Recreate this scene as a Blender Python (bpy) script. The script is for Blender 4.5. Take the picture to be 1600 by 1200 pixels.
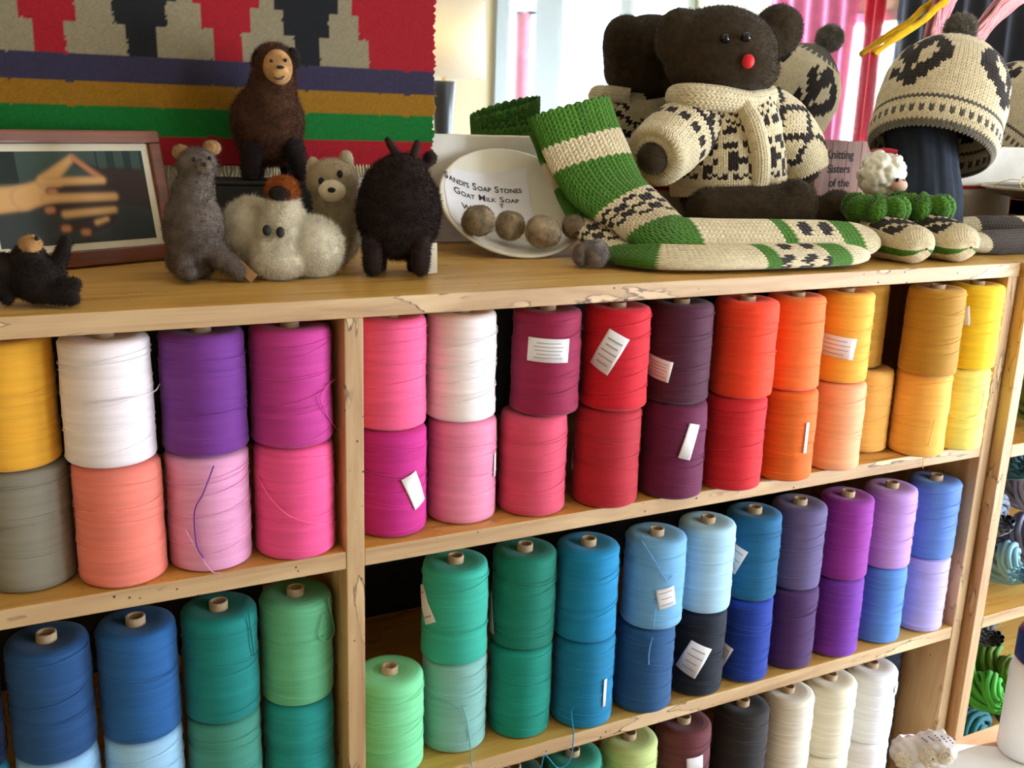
import bpy, bmesh, math, random
import numpy as np
from mathutils import Vector, Matrix
for o in list(bpy.data.objects): bpy.data.objects.remove(o)
random.seed(7); rng = np.random.default_rng(7)
S = bpy.context.scene; COL = S.collection
ZT = 1.115                      # height of the bookcase top above the floor; shelf coordinates have z = 0 there
# ------------------------------------------------------------------ camera
F = 1578.3
CAM = np.array([-.4033, -1.1782, .2232])
YAW, PIT, ROL = .4805, .2599, .0333
FW = np.array([math.sin(YAW)*math.cos(PIT), math.cos(YAW)*math.cos(PIT), -math.sin(PIT)])
_rt = np.array([math.cos(YAW), -math.sin(YAW), 0]); _up = np.cross(_rt, FW)
RT = _rt*math.cos(ROL)+_up*math.sin(ROL); UP = -_rt*math.sin(ROL)+_up*math.cos(ROL)
cd = bpy.data.cameras.new('camera'); cd.sensor_width = 36; cd.lens = F*36/1600; cd.clip_start = .02
co = bpy.data.objects.new('camera', cd); COL.objects.link(co)
m = Matrix([[RT[i], UP[i], -FW[i], 0] for i in range(3)]+[[0,0,0,1]])
m.translation = Vector(CAM)+Vector((0,0,ZT)); co.matrix_world = m
S.camera = co
# ------------------------------------------------------------------ light and exposure
S.view_settings.view_transform = 'Standard'; S.view_settings.look = 'None'
S.view_settings.gamma = 1; S.view_settings.use_curve_mapping = False
S.view_settings.exposure = -.34
W = bpy.data.worlds.new('sky'); S.world = W; W.use_nodes = True
wb = W.node_tree.nodes['Background']; wb.inputs[0].default_value = (.74, .86, 1, 1); wb.inputs[1].default_value = 42.0
def lamp_data(name, kind, energy, color, **k):
    l = bpy.data.lights.new(name, kind); l.energy = energy; l.color = color
    for a, b in k.items(): setattr(l, a, b)
    return l
def add_light(name, l, loc, rot=(0,0,0)):
    o = bpy.data.objects.new(name, l); COL.objects.link(o)
    o.location = (loc[0], loc[1], loc[2]+ZT); o.rotation_euler = rot
    return o
LAMP_W, CEIL_W = 4.0, 5.5      # how strongly the table lamp's bulb and the ceiling lamps' bowls glow
WY = -3.0                       # inner face of the wall behind the camera
WIN = [(2.19, 2.335), (2.52, 2.875), (2.975, 3.34)]; WZ = (-.75, 1.25)
SW = (-2.3, -.45, -.95, .75); XR = 3.4        # window in the right-hand wall, its upper part hung with shawls
for a, b, z0, z1 in [(*w_, *WZ) for w_ in WIN]:
    l = lamp_data('window_portal', 'AREA', 1, (1,1,1), shape='RECTANGLE', size=b-a, size_y=z1-z0); l.cycles.is_portal = True
    add_light('window_portal', l, ((a+b)/2, WY-.02, (z0+z1)/2), (math.pi/2, 0, 0))
l = lamp_data('window_portal', 'AREA', 1, (1,1,1), shape='RECTANGLE', size=SW[3]-SW[2], size_y=SW[1]-SW[0]); l.cycles.is_portal = True
add_light('window_portal', l, (XR+.02, (SW[0]+SW[1])/2, (SW[2]+SW[3])/2), (0, math.pi/2, 0))
sun = lamp_data('low_sun', 'SUN', 34.0, (.94,.97,1), angle=.02)
add_light('low_sun', sun, (3.3, -1, .6), (0, math.radians(90-8.5), math.radians(-2)))      # slants in under the shawls onto the work table
# ------------------------------------------------------------------ pixel helpers (a pixel gives a direction, the plane gives the distance)
def ray(x, y): return FW+(x-800)/F*RT-(y-600)/F*UP
def hit(x, y, ax, val):
    d = ray(x, y); return CAM+d*((val-CAM[ax])/d[ax])
def hz(x, y, z=0): return hit(x, y, 2, z)
def hy(x, y, v): return hit(x, y, 1, v)
def depth(P): return float((np.asarray(P)-CAM)@FW)
def facing(P): return -math.atan2(P[0]-CAM[0], P[1]-CAM[1])      # turn about z that makes local -y look at the camera
# ------------------------------------------------------------------ colours and materials
def lin(c): return tuple(((v/255)/12.92 if v <= 10 else ((v/255+.055)/1.055)**2.4) for v in c)
def rgba(c): return (*lin(c), 1)
def nt(name):
    m = bpy.data.materials.new(name); m.use_nodes = True; n = m.node_tree
    return m, n, n.nodes['Principled BSDF']
def N(n, t, **k):
    o = n.nodes.new(t)
    for a, b in k.items():
        if a.startswith('i_'): o.inputs[int(a[2:])].default_value = b
        else: setattr(o, a, b)
    return o
def mapped(n, scale, coord='Object'):
    tc = N(n, 'ShaderNodeTexCoord'); mp = N(n, 'ShaderNodeMapping'); mp.inputs['Scale'].default_value = scale
    n.links.new(tc.outputs[coord], mp.inputs[0]); return mp.outputs[0]
def noise(n, vec, scale, detail=3, rough=.55, dist=0):
    t = N(n, 'ShaderNodeTexNoise'); t.inputs['Scale'].default_value = scale; t.inputs['Detail'].default_value = detail
    t.inputs['Roughness'].default_value = rough; t.inputs['Distortion'].default_value = dist
    n.links.new(vec, t.inputs['Vector']); return t.outputs['Fac']
def ramp(n, fac, stops):
    r = N(n, 'ShaderNodeValToRGB'); e = r.color_ramp.elements
    while len(e) < len(stops): e.new(.5)
    for i, (p, c) in enumerate(stops): e[i].position = p; e[i].color = c if len(c) == 4 else (*c, 1)
    n.links.new(fac, r.inputs[0]); return r.outputs[0]
def mix(n, fac, a, b, mode='MIX'):
    x = N(n, 'ShaderNodeMix', data_type='RGBA', blend_type=mode)
    for sock, v in ((x.inputs[0], fac), (x.inputs[6], a), (x.inputs[7], b)):
        if isinstance(v, bpy.types.NodeSocket): n.links.new(v, sock)
        else: sock.default_value = v
    return x.outputs[2]
def bump(n, b, h, strength=.5, dist=.002):
    k = N(n, 'ShaderNodeBump'); k.inputs['Strength'].default_value = strength; k.inputs['Distance'].default_value = dist
    n.links.new(h, k.inputs['Height']); n.links.new(k.outputs[0], b.inputs['Normal'])
def plain(name, c, rough=.6, metal=0, spec=.5, var=.0, vs=40, bs=0, sheen=0, **k):
    m, n, b = nt(name); b.inputs['Roughness'].default_value = rough; b.inputs['Metallic'].default_value = metal
    b.inputs['Specular IOR Level'].default_value = spec
    v = mapped(n, (1,1,1)); f = noise(n, v, vs)
    d = lin(c); lo = tuple(x*(1-var) for x in d); hi = tuple(min(1, x*(1+var)) for x in d)
    n.links.new(ramp(n, f, [(.3, lo), (.7, hi)]), b.inputs['Base Color'])
    if bs: bump(n, b, f, bs, .003)
    if sheen: b.inputs['Sheen Weight'].default_value = sheen; b.inputs['Sheen Roughness'].default_value = .5
    return m
def wool_attr(name, rough=.95, sheen=.25, vs=350, bs=.4, var=.25):
    m, n, b = nt(name); b.inputs['Roughness'].default_value = rough; b.inputs['Specular IOR Level'].default_value = .1
    b.inputs['Sheen Weight'].default_value = sheen
    a = N(n, 'ShaderNodeAttribute', attribute_name='Col'); v = mapped(n, (1,1,1)); f = noise(n, v, vs, 4, .7)
    g = ramp(n, f, [(.25, (1-var,)*3), (.75, (1+var*.4,)*3)])
    n.links.new(mix(n, 1.0, a.outputs['Color'], g, 'MULTIPLY'), b.inputs['Base Color'])
    bump(n, b, f, bs, .001)
    return m
def felt(name, c, var=.35):
    return plain(name, c, .95, 0, .1, var, 60, .5, .06)
def wood(name, axis, base, dark, light, spalt=.8, rough=.5, flip=1.0):
    m, n, b = nt(name); b.inputs['Roughness'].default_value = rough
    sc = {'x': (.6,7,7), 'z': (7,7,.6), 'y': (7,.6,7)}[axis]
    v = mapped(n, sc); g = noise(n, v, 4.5, 6, .62, .8)
    col = ramp(n, g, [(.28, lin(dark)), (.47, lin(base)), (.72, lin(light))])
    v2 = mapped(n, tuple(x**.55 for x in sc)); blot = noise(n, v2, 3.3, 3, .5, .4)
    col = mix(n, ramp(n, blot, [(.5, (0,0,0)), (.66, (.5,.5,.5))]), col, (*lin(light), 1))
    # spalting: thin dark lines where the stain ends, worm holes
    sv = mapped(n, {'x': (3.2,14,14), 'z': (14,14,3.2), 'y': (14,3.2,14)}[axis])
    nz = N(n, 'ShaderNodeTexNoise'); nz.inputs['Scale'].default_value = 1.6; nz.inputs['Detail'].default_value = 4; n.links.new(sv, nz.inputs['Vector'])
    line = ramp(n, nz.outputs['Fac'], [(.0, (0,0,0)), (.565, (0,0,0)), (.576, (1,1,1)), (.588, (0,0,0)), (1, (0,0,0))])
    mask = ramp(n, noise(n, v2, 6.0, 2), [(.42, (0,0,0)), (.56, (spalt,)*3)])
    patch_ = mix(n, 1.0, ramp(n, nz.outputs['Fac'], [(.576, (0,0,0)), (.59, (.75,)*3)]), mask, 'MULTIPLY'); col = mix(n, patch_, col, (*lin(tuple(min(255, c+14) for c in light)), 1))
    lm = mix(n, 1.0, line, mask, 'MULTIPLY')
    col = mix(n, lm, col, rgba((60,42,32)))
    vo = N(n, 'ShaderNodeTexVoronoi'); vo.inputs['Scale'].default_value = 62; n.links.new(mapped(n, (1,1,1)), vo.inputs['Vector'])
    hole = ramp(n, vo.outputs['Distance'], [(.0, (1,1,1)), (.09, (1,1,1)), (.13, (0,0,0)), (1, (0,0,0))])
    hm = mix(n, 1.0, hole, ramp(n, noise(n, v2, 5.0, 1), [(.5, (0,0,0)), (.56, (spalt,)*3)]), 'MULTIPLY')
    col = mix(n, hm, col, rgba((48,34,26)))
    n.links.new(col, b.inputs['Base Color']); bump(n, b, g, .15, .002)
    return m
_yarn = {}
def yarn_mat(c):
    if c in _yarn: return _yarn[c]
    m, n, b = nt('cotton_yarn'); b.inputs['Roughness'].default_value = .75; b.inputs['Specular IOR Level'].default_value = .25
    b.inputs['Sheen Weight'].default_value = .12
    tc = N(n, 'ShaderNodeTexCoord'); sp = N(n, 'ShaderNodeSeparateXYZ'); n.links.new(tc.outputs['Object'], sp.inputs[0])
    ln = N(n, 'ShaderNodeMath', operation='POWER'); xx = N(n, 'ShaderNodeMath', operation='MULTIPLY'); yy = N(n, 'ShaderNodeMath', operation='MULTIPLY')
    n.links.new(sp.outputs[0], xx.inputs[0]); n.links.new(sp.outputs[0], xx.inputs[1]); n.links.new(sp.outputs[1], yy.inputs[0]); n.links.new(sp.outputs[1], yy.inputs[1])
    ad = N(n, 'ShaderNodeMath', operation='ADD'); n.links.new(xx.outputs[0], ad.inputs[0]); n.links.new(yy.outputs[0], ad.inputs[1])
    n.links.new(ad.outputs[0], ln.inputs[0]); ln.inputs[1].default_value = .5
    a2 = N(n, 'ShaderNodeMath', operation='ADD'); n.links.new(ln.outputs[0], a2.inputs[0]); n.links.new(sp.outputs[2], a2.inputs[1])
    cb = N(n, 'ShaderNodeCombineXYZ'); n.links.new(a2.outputs[0], cb.inputs[2])
    k1 = N(n, 'ShaderNodeMath', operation='MULTIPLY', i_1=.03); k2 = N(n, 'ShaderNodeMath', operation='MULTIPLY', i_1=.03)
    n.links.new(sp.outputs[0], k1.inputs[0]); n.links.new(sp.outputs[1], k2.inputs[0]); n.links.new(k1.outputs[0], cb.inputs[0]); n.links.new(k2.outputs[0], cb.inputs[1])
    fine = noise(n, cb.outputs[0], 700, 3, .7); wide = noise(n, cb.outputs[0], 90, 3, .6)
    d = lin(c)
    colr = ramp(n, wide, [(.3, tuple(x*.86 for x in d)), (.7, tuple(min(1, x*1.08+.004) for x in d))])
    n.links.new(colr, b.inputs['Base Color'])
    su = N(n, 'ShaderNodeMath', operation='ADD'); n.links.new(fine, su.inputs[0]); n.links.new(wide, su.inputs[1])
    bump(n, b, su.outputs[0], .5, .0012)
    _yarn[c] = m; return m
M = {}
M['wood_x'] = wood('spalted_wood_long', 'x', (204,154,72), (168,116,46), (220,178,98), .5, .38)
M['wood_z'] = wood('spalted_wood_upright', 'z', (196,150,96), (160,112,66), (216,178,124), .8, .5)
M['wood_y'] = wood('spalted_wood_cross', 'y', (206,152,84), (176,118,58), (222,176,108), .4, .4)
M['edge_x'] = wood('raw_spalted_edge', 'x', (184,148,106), (156,118,82), (206,174,132), 1, .6)
M['edge_z'] = wood('raw_spalted_edge_upright', 'z', (184,148,106), (156,118,80), (206,174,130), 1, .6)
M['wood_red'] = wood('reddish_frame_wood', 'x', (112,58,34), (78,38,22), (138,76,46), 0, .3)
M['plank'] = wood('pinkish_sign_wood', 'z', (168,122,104), (134,88,74), (190,146,126), 0, .6)
M['shade_back'] = plain('shade_dark_back', (30,27,26), .8, var=.3)  # near-black colour stands in for the shade deep inside the bookcases
M['white_paint'] = plain('white_gloss_paint', (226,218,204), .4, var=.04)
M['grey_paint'] = plain('pale_grey_paint', (190,184,176), .5, var=.05)
M['red_line'] = plain('red_inlay', (170,22,44), .5)
M['black'] = plain('matte_black', (22,21,22), .7, var=.2)
M['navy_fabric'] = plain('dark_navy_felt', (28,34,46), .95, var=.25, vs=80, bs=.2)
M['cardboard'] = plain('cardboard_tube', (186,160,128), .85, var=.12, vs=120)
M['paper'] = plain('white_paper', (238,234,236), .8, var=.02)
M['cream_paper'] = plain('cream_paper', (226,214,188), .8, var=.03)
M['kraft'] = plain('kraft_card', (176,134,92), .8, var=.1)
M['ink'] = plain('black_ink', (46,42,44), .8)
M['ceramic'] = plain('white_glazed_ceramic', (236,228,208), .12, var=.02)
M['wall'] = plain('cream_wall_paint', (206,194,160), .8, var=.03, vs=6)
M['ceiling'] = plain('white_ceiling_paint', (214,208,196), .85, var=.02, vs=5)
M['floor'] = wood('floor_boards', 'x', (112,92,72), (88,70,54), (130,108,86), 0, .4)
M['wool'] = wool_attr('knitted_wool'); M['weave'] = wool_attr('woven_wool', vs=500, bs=.6, var=.3)
M['print'] = wool_attr('photo_print', .35, 0, 30, 0, .02)
M['gold_wire'] = plain('gold_wire', (220,180,90), .25, 1)
M['red_bead'] = plain('red_felt_nose', (220,24,36), .6)
M['eye'] = plain('shiny_black_eye', (10,9,9), .08)
def mirror_mat():
    m, n, b = nt('mirror_silver'); b.inputs['Metallic'].default_value = 1; b.inputs['Roughness'].default_value = .02
    v = mapped(n, (1,1,1)); n.links.new(ramp(n, noise(n, v, 3), [(.3, (.86,.87,.86)), (.7, (.9,.9,.89))]), b.inputs['Base Color']); return m
M['mirror'] = mirror_mat()
# ------------------------------------------------------------------ mesh helpers
def tagit(o, label, cat, group=None):
    o['label'] = label; o['category'] = cat
    if group: o['group'] = group
    return o
def root(name, loc, label, cat, group=None, rz=0):
    o = bpy.data.objects.new(name, None); COL.objects.link(o); o.empty_display_size = .05
    o.location = (loc[0], loc[1], loc[2]+ZT); o.rotation_euler = (0,0,rz)
    return tagit(o, label, cat, group)
def quick_mesh(name, V, T, col=None, smooth=True):
    V = np.ascontiguousarray(V, dtype=np.float32); T = np.ascontiguousarray(T, dtype=np.int32); k = T.shape[1]
    me = bpy.data.meshes.new(name); me.vertices.add(len(V)); me.vertices.foreach_set('co', V.ravel())
    me.loops.add(T.size); me.loops.foreach_set('vertex_index', T.ravel())
    me.polygons.add(len(T)); me.polygons.foreach_set('loop_start', np.arange(0, T.size, k, dtype=np.int32))
    me.update(calc_edges=True); me.validate()
    me.polygons.foreach_set('use_smooth', np.full(len(me.polygons), smooth))
    if col is not None:
        a = me.color_attributes.new('Col', 'FLOAT_COLOR', 'POINT')
        c = np.ones((len(V), 4), np.float32); c[:, :3] = col; a.data.foreach_set('color', c.ravel())
    return me
def obj(name, me, mat, parent=None, loc=None, kind=None):
    o = bpy.data.objects.new(name, me); COL.objects.link(o)
    if mat is not None and not me.materials:
        for x in (mat if isinstance(mat, (list, tuple)) else [mat]): me.materials.append(x)
    if parent is not None:
        o.parent = parent
        if loc is not None: o.location = loc
    else:
        l = loc if loc is not None else (0,0,0); o.location = (l[0], l[1], l[2]+ZT)
    if kind: o['kind'] = kind
    return o
def bm_mesh(name, bm, smooth=False):
    me = bpy.data.meshes.new(name); bm.normal_update(); bm.to_mesh(me); bm.free()
    if smooth: me.polygons.foreach_set('use_smooth', np.ones(len(me.polygons), bool))
    return me
def box_bm(bm, a, b, bev=0):
    r = bmesh.ops.create_cube(bm, size=1); vs = r['verts']
    for v in vs: v.co = Vector([(a[i]+b[i])/2+v.co[i]*(b[i]-a[i]) for i in range(3)])
    if bev:
        es = list({e for v in vs for e in v.link_edges}); bmesh.ops.bevel(bm, geom=es, offset=bev, segments=2, affect='EDGES', profile=.6)
def box(name, a, b, mat, parent=None, bev=.0015, loc=None, kind=None, front=None):
    bm = bmesh.new(); box_bm(bm, a, b, bev); me = bm_mesh(name, bm)
    if front is not None:
        me.materials.append(mat); me.materials.append(front)
        for p in me.polygons:
            if p.normal.y < -.6: p.material_index = 1
    return obj(name, me, mat, parent, loc, kind)
def lathe(prof, seg=48, axis_pts=None):
    """prof: list of (r, z); closed ends where r == 0"""
    P = np.array(prof, float); a = np.linspace(0, 2*math.pi, seg, endpoint=False)
    V = np.stack([np.outer(P[:,0], np.cos(a)), np.outer(P[:,0], np.sin(a)), np.repeat(P[:,1:2], seg, 1)], -1).reshape(-1, 3)
    i, j = np.meshgrid(np.arange(len(P)-1), np.arange(seg), indexing='ij'); j2 = (j+1) % seg
    T = np.stack([i*seg+j, i*seg+j2, (i+1)*seg+j2, (i+1)*seg+j], -1).reshape(-1, 4)
    return V, T
def tube(pts, r, seg=6, closed=False):
    P = np.asarray(pts, float); n = len(P); r = np.broadcast_to(np.asarray(r, float), (n,))
    t = np.gradient(P, axis=0) if not closed else np.roll(P, -1, 0)-np.roll(P, 1, 0)
    t /= np.linalg.norm(t, axis=1)[:, None]+1e-12
    u = np.cross(t[0], [0,0,1.]); 
    if np.linalg.norm(u) < .1: u = np.cross(t[0], [1.,0,0])
    U = []
    for k in range(n):
        u = u-t[k]*(u@t[k]); u = u/np.linalg.norm(u); U.append(u)
    U = np.array(U); B = np.cross(t, U); a = np.linspace(0, 2*math.pi, seg, endpoint=False)
    V = (P[:,None]+r[:,None,None]*(U[:,None]*np.cos(a)[None,:,None]+B[:,None]*np.sin(a)[None,:,None])).reshape(-1, 3)
    m = n if closed else n-1
    i, j = np.meshgrid(np.arange(m), np.arange(seg), indexing='ij'); j2 = (j+1) % seg; i2 = (i+1) % n
    T = np.stack([i*seg+j, i*seg+j2, i2*seg+j2, i2*seg+j], -1).reshape(-1, 4)
    return V, T
def join(parts):
    Vs, Ts, Cs, o = [], [], [], 0
    for p in parts:
        Vs.append(p[0]); Ts.append(p[1]+o); o += len(p[0])
        if len(p) > 2: Cs.append(p[2])
    return (np.concatenate(Vs), np.concatenate(Ts)) + ((np.concatenate(Cs),) if Cs else ())
def spline(pts, n):
    P = np.asarray(pts, float); k = len(P); Q = np.vstack([2*P[0]-P[1], P, 2*P[-1]-P[-2]])
    out = []
    for s in np.linspace(0, k-1-1e-9, n):
        i = int(s); u = s-i; a, b, c, d = Q[i:i+4]
        out.append(.5*((2*b)+(-a+c)*u+(2*a-5*b+4*c-d)*u*u+(-a+3*b-3*c+d)*u**3))
    return np.array(out)
def blob(name, parts, mat, parent, voxel=.004, smooth_it=6, ground=.0008):
    """one continuous skin over ellipsoids ('s', centre, radii) and tapered limbs ('c', p0, p1, r0, r1)"""
    bm = bmesh.new()
    def ell(c, r, rot=None):
        mt = Matrix.Translation(c) @ (rot or Matrix()) @ Matrix.Diagonal((*r, 1))
        bmesh.ops.create_icosphere(bm, subdivisions=3, radius=1, matrix=mt)
    for p in parts:
        if p[0] == 's': ell(Vector(p[1]), p[2], p[3] if len(p) > 3 else None)
        else:
            a, b = Vector(p[1]), Vector(p[2]); n = max(3, int((b-a).length/(min(p[3], p[4])*.45))+1)
            for i in range(n+1):
                t = i/n; r = p[3]*(1-t)+p[4]*t; ell(a.lerp(b, t), (r, r, r))
    me = bm_mesh(name, bm); o = bpy.data.objects.new('tmp', me); COL.objects.link(o)
    r = o.modifiers.new('r', 'REMESH'); r.mode = 'VOXEL'; r.voxel_size = voxel
    s = o.modifiers.new('s', 'SMOOTH'); s.factor = .6; s.iterations = smooth_it
    dg = bpy.context.evaluated_depsgraph_get(); e = o.evaluated_get(dg); me2 = bpy.data.meshes.new_from_object(e)
    bpy.data.objects.remove(o); bpy.data.meshes.remove(me); me2.name = name; me2.materials.clear()
    me2.polygons.foreach_set('use_smooth', np.ones(len(me2.polygons), bool))
    if ground is not None:
        q = np.zeros(len(me2.vertices)*3, np.float32); me2.vertices.foreach_get('co', q); q = q.reshape(-1, 3); q[:,2] = np.maximum(q[:,2], ground); me2.vertices.foreach_set('co', q.ravel())
    return obj(name, me2, mat, parent)
def fur(body, n, length, mat, width=.00045, lay=.9, grav=-.6, name='fur', seed=1, ground=.0006):
    """short wool fibres standing on the body, one joined part"""
    g = np.random.default_rng(seed); me = body.data; me.calc_loop_triangles()
    V = np.zeros(len(me.vertices)*3, np.float32); me.vertices.foreach_get('co', V); V = V.reshape(-1, 3)
    T = np.zeros(len(me.loop_triangles)*3, np.int32); me.loop_triangles.foreach_get('vertices', T); T = T.reshape(-1, 3)
    a, b, c = V[T[:,0]], V[T[:,1]], V[T[:,2]]; nr = np.cross(b-a, c-a); ar = np.linalg.norm(nr, axis=1)
    idx = g.choice(len(T), int(n*1.6), p=ar/ar.sum()); n = len(idx); u, v = g.random(n), g.random(n); w = u+v > 1; u[w], v[w] = 1-u[w], 1-v[w]
    P = a[idx]+(b-a)[idx]*u[:,None]+(c-a)[idx]*v[:,None]; nm = nr[idx]/(ar[idx][:,None]+1e-12)
    n = len(P)
    d = g.normal(size=(n,3)); d -= nm*(d*nm).sum(1)[:,None]; d = nm+lay*d; d[:,2] += grav*g.random(n); d /= np.linalg.norm(d, axis=1)[:,None]
    L = length*(.4+.9*g.random(n))[:,None]; side = np.cross(d, g.normal(size=(n,3))); side /= np.linalg.norm(side, axis=1)[:,None]
    curl = g.normal(size=(n,3))*.35; mid = P+d*L*.5; tip = mid+(d+curl)*L*.5/1.1; h = side*width*.5
    VV = np.stack([P-h, P+h, mid+h*.8, mid-h*.8, tip], 1).reshape(-1, 3)
    if ground is not None: VV[:,2] = np.maximum(VV[:,2], ground)
    o = np.arange(n)[:,None]*5
    T3 = np.concatenate([o+[0,1,2], o+[0,2,3], o+[3,2,4]])
    return obj(name, quick_mesh(name, VV, T3), mat, body, kind='stuff')
def local_px(P):
    """for a thing that stands at P turned to the camera: pixel (x, y) on its own upright plane, d pixels behind it -> local point"""
    P = np.asarray(P, float); s = depth(P)/F; a = -facing(P); h = np.array([math.sin(a), math.cos(a), 0]); r = np.array([math.cos(a), -math.sin(a), 0])
    def L(x, y, d=0):
        dv = ray(x, y); Q = CAM+dv*(((P+h*d*s-CAM)@h)/(dv@h)); return (float((Q-P)@r), float((Q-P)@h), float(Q[2]-P[2]))
    return L, s
# ---- knitting: every stitch is two lobes laid as a V on a surface point(u, v)
_ls = [(-1,.3),(-.45,.95),(.45,.95),(1,.3)]
def knit(point, nu, nv, colour, u_closed=True, fat=1.0, rib=0, base_col=None, vr=(0,1), ur=(0,1)):
    i, j = np.meshgrid(np.arange(nu), np.arange(nv), indexing='ij'); i, j = i.ravel(), j.ravel()
    u = ur[0]+(ur[1]-ur[0])*(i+.5)/nu; v = vr[0]+(vr[1]-vr[0])*(j+.5)/nv; e = 1e-3
    p = point(u, v); du = (point(u+e, v)-point(u-e, v))/(2*e); dv = (point(u, np.minimum(v+e,1))-point(u, np.maximum(v-e,0)))/(np.minimum(v+e,1)-np.maximum(v-e,0))[:,None]
    w = np.linalg.norm(du, axis=1)*(ur[1]-ur[0])/nu; h = np.linalg.norm(dv, axis=1)*(vr[1]-vr[0])/nv
    tu = du/(np.linalg.norm(du, axis=1)[:,None]+1e-9); tv = dv/(np.linalg.norm(dv, axis=1)[:,None]+1e-9)
    nn = np.cross(tu, tv); nn /= np.linalg.norm(nn, axis=1)[:,None]+1e-9; tv = np.cross(nn, tu)
    c = np.array([colour(a, b) for a, b in zip(u, v)], dtype=float)
    c = c*(.92+.16*rng.random(len(c)))[:,None]
    p = p+nn*(rib*np.sin(i*math.pi*.5)*w)[:,None] if rib else p
    out = []
    for sg in (-1, 1):
        ax = tv*h[:,None]*.78+tu*(sg*w*.26)[:,None]; cen = p+tu*(sg*w*.24)[:,None]
        axn = ax/(np.linalg.norm(ax, axis=1)[:,None]+1e-9); sd = np.cross(axn, nn); rr = np.minimum(w*.30, h*.55)*fat
        rings = []
        for s_, r_ in _ls:
            for k in range(5):
                a = 2*math.pi*k/5
                rings.append(cen+ax*s_+(sd*math.cos(a)+nn*math.sin(a))*(rr*r_)[:,None])
        V = np.stack(rings, 1); q = []
        for a in range(3):
            for k in range(5): q.append([a*5+k, a*5+(k+1)%5, a*5+5+(k+1)%5, a*5+5+k])
        T = (np.arange(len(p))[:,None,None]*20+np.array(q)[None]).reshape(-1, 4)
        out.append((V.reshape(-1,3), T, np.repeat(c, 20, 0)))
    # backing cloth under the stitches
    bu, bv = (nu if u_closed else nu+1), nv+1
    I, J = np.meshgrid(np.arange(bu), np.arange(bv), indexing='ij'); uu = ur[0]+(ur[1]-ur[0])*I.ravel()/nu; vv = vr[0]+(vr[1]-vr[0])*J.ravel()/nv
    cb = np.array([colour(min(max(a,0),.9999), min(max(b,.0),.9999)) for a, b in zip(uu, vv)])*.8
    B = point(uu, vv); a, b = np.meshgrid(np.arange(nu), np.arange(nv), indexing='ij'); a, b = a.ravel(), b.ravel(); a2 = (a+1) % bu
    out.append((B, np.stack([a*bv+b, a2*bv+b, a2*bv+b+1, a*bv+b+1], -1), cb))
    return join(out)
def tube_surface(path, ra, rb, up=(0,0,1), n=64):
    """swept elliptical tube: path points, half widths ra (sideways) and rb (along up)"""
    m = 8*n; Q = spline(path, m); k = np.linspace(0, len(ra)-1, m); A = np.interp(k, np.arange(len(ra)), ra); Bq = np.interp(k, np.arange(len(rb)), rb)
    ds = np.sqrt((np.diff(Q, axis=0)**2).sum(1)+np.diff((A+Bq)/2)**2); L_ = np.concatenate([[0], np.cumsum(ds)]); tt = np.linspace(0, L_[-1], n)
    Q = np.stack([np.interp(tt, L_, Q[:,i]) for i in range(3)], 1); A = np.interp(tt, L_, A); Bq = np.interp(tt, L_, Bq)      # even steps along the knitted surface
    t = np.gradient(Q, axis=0); t /= np.linalg.norm(t, axis=1)[:,None]; u0 = np.asarray(up, float)
    sd = np.cross(t, u0); sd /= np.linalg.norm(sd, axis=1)[:,None]+1e-9; nu_ = np.cross(sd, t)
    def point(u, v):
        v = np.clip(v, 0, 1)*(n-1); i = np.minimum(v.astype(int), n-2); f_ = (v-i)[:,None]
        L = lambda X: X[i]*(1-f_)+X[i+1]*f_
        a = u*2*math.pi; LA = np.interp(v, np.arange(n), A)[:,None]; LB = np.interp(v, np.arange(n), Bq)[:,None]
        return L(Q)+L(sd)*np.cos(-a)[:,None]*LA+L(nu_)*np.sin(-a)[:,None]*LB
    return point
def text_mesh(name, body, size, mat, parent, loc, rot=(math.pi/2,0,0), bold=0, align='LEFT', kind=None):
    c = bpy.data.curves.new(name, 'FONT'); c.body = body; c.size = size; c.offset = bold; c.align_x = align; c.extrude = .0001
    o = bpy.data.objects.new('tmp', c); COL.objects.link(o); dg = bpy.context.evaluated_depsgraph_get()
    me = bpy.data.meshes.new_from_object(o.evaluated_get(dg)); bpy.data.objects.remove(o)
    me.materials.clear(); r = obj(name, me, mat, parent, loc); r.rotation_euler = rot; return r
# ================================================================== the room
def struct(name, boxes, mat):
    bm = bmesh.new()
    for a, b in boxes: box_bm(bm, a, b)
    o = obj(name, bm_mesh(name, bm), mat); o['kind'] = 'structure'; return o
FL = -ZT; CZ = 1.55; XL = -2.6; WB = .535
struct('floor', [((XL-.1, WY-.1, FL-.1), (XR+.1, WB+.1, FL))], M['floor'])
struct('ceiling', [((XL-.1, WY-.1, CZ), (XR+.1, WB+.1, CZ+.1))], M['ceiling'])
struct('wall_back', [((XL, WB, FL), (XR, WB+.1, CZ))], M['wall'])
struct('wall_left', [((XL-.1, WY, FL), (XL, WB, CZ))], M['wall'])
struct('wall_right', [((XR, WY, FL), (XR+.1, SW[0], CZ)), ((XR, SW[1], FL), (XR+.1, WB, CZ)), ((XR, SW[0], FL), (XR+.1, SW[1], SW[2])), ((XR, SW[0], SW[3]), (XR+.1, SW[1], CZ))], M['wall'])
ops = [(2.19, 3.34, *WZ)]; bx = []; x0 = XL
for a, b, z0, z1 in ops:
    bx += [((x0, WY-.1, FL), (a, WY, CZ)), ((a, WY-.1, z1), (b, WY, CZ))]+([((a, WY-.1, FL), (b, WY, z0))] if z0 > FL else []); x0 = b
bx.append(((x0, WY-.1, FL), (XR, WY, CZ)))
struct('wall_front', bx, M['wall'])
win_paint = plain('window_white_paint', (168,182,182), .5, var=.02)
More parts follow.
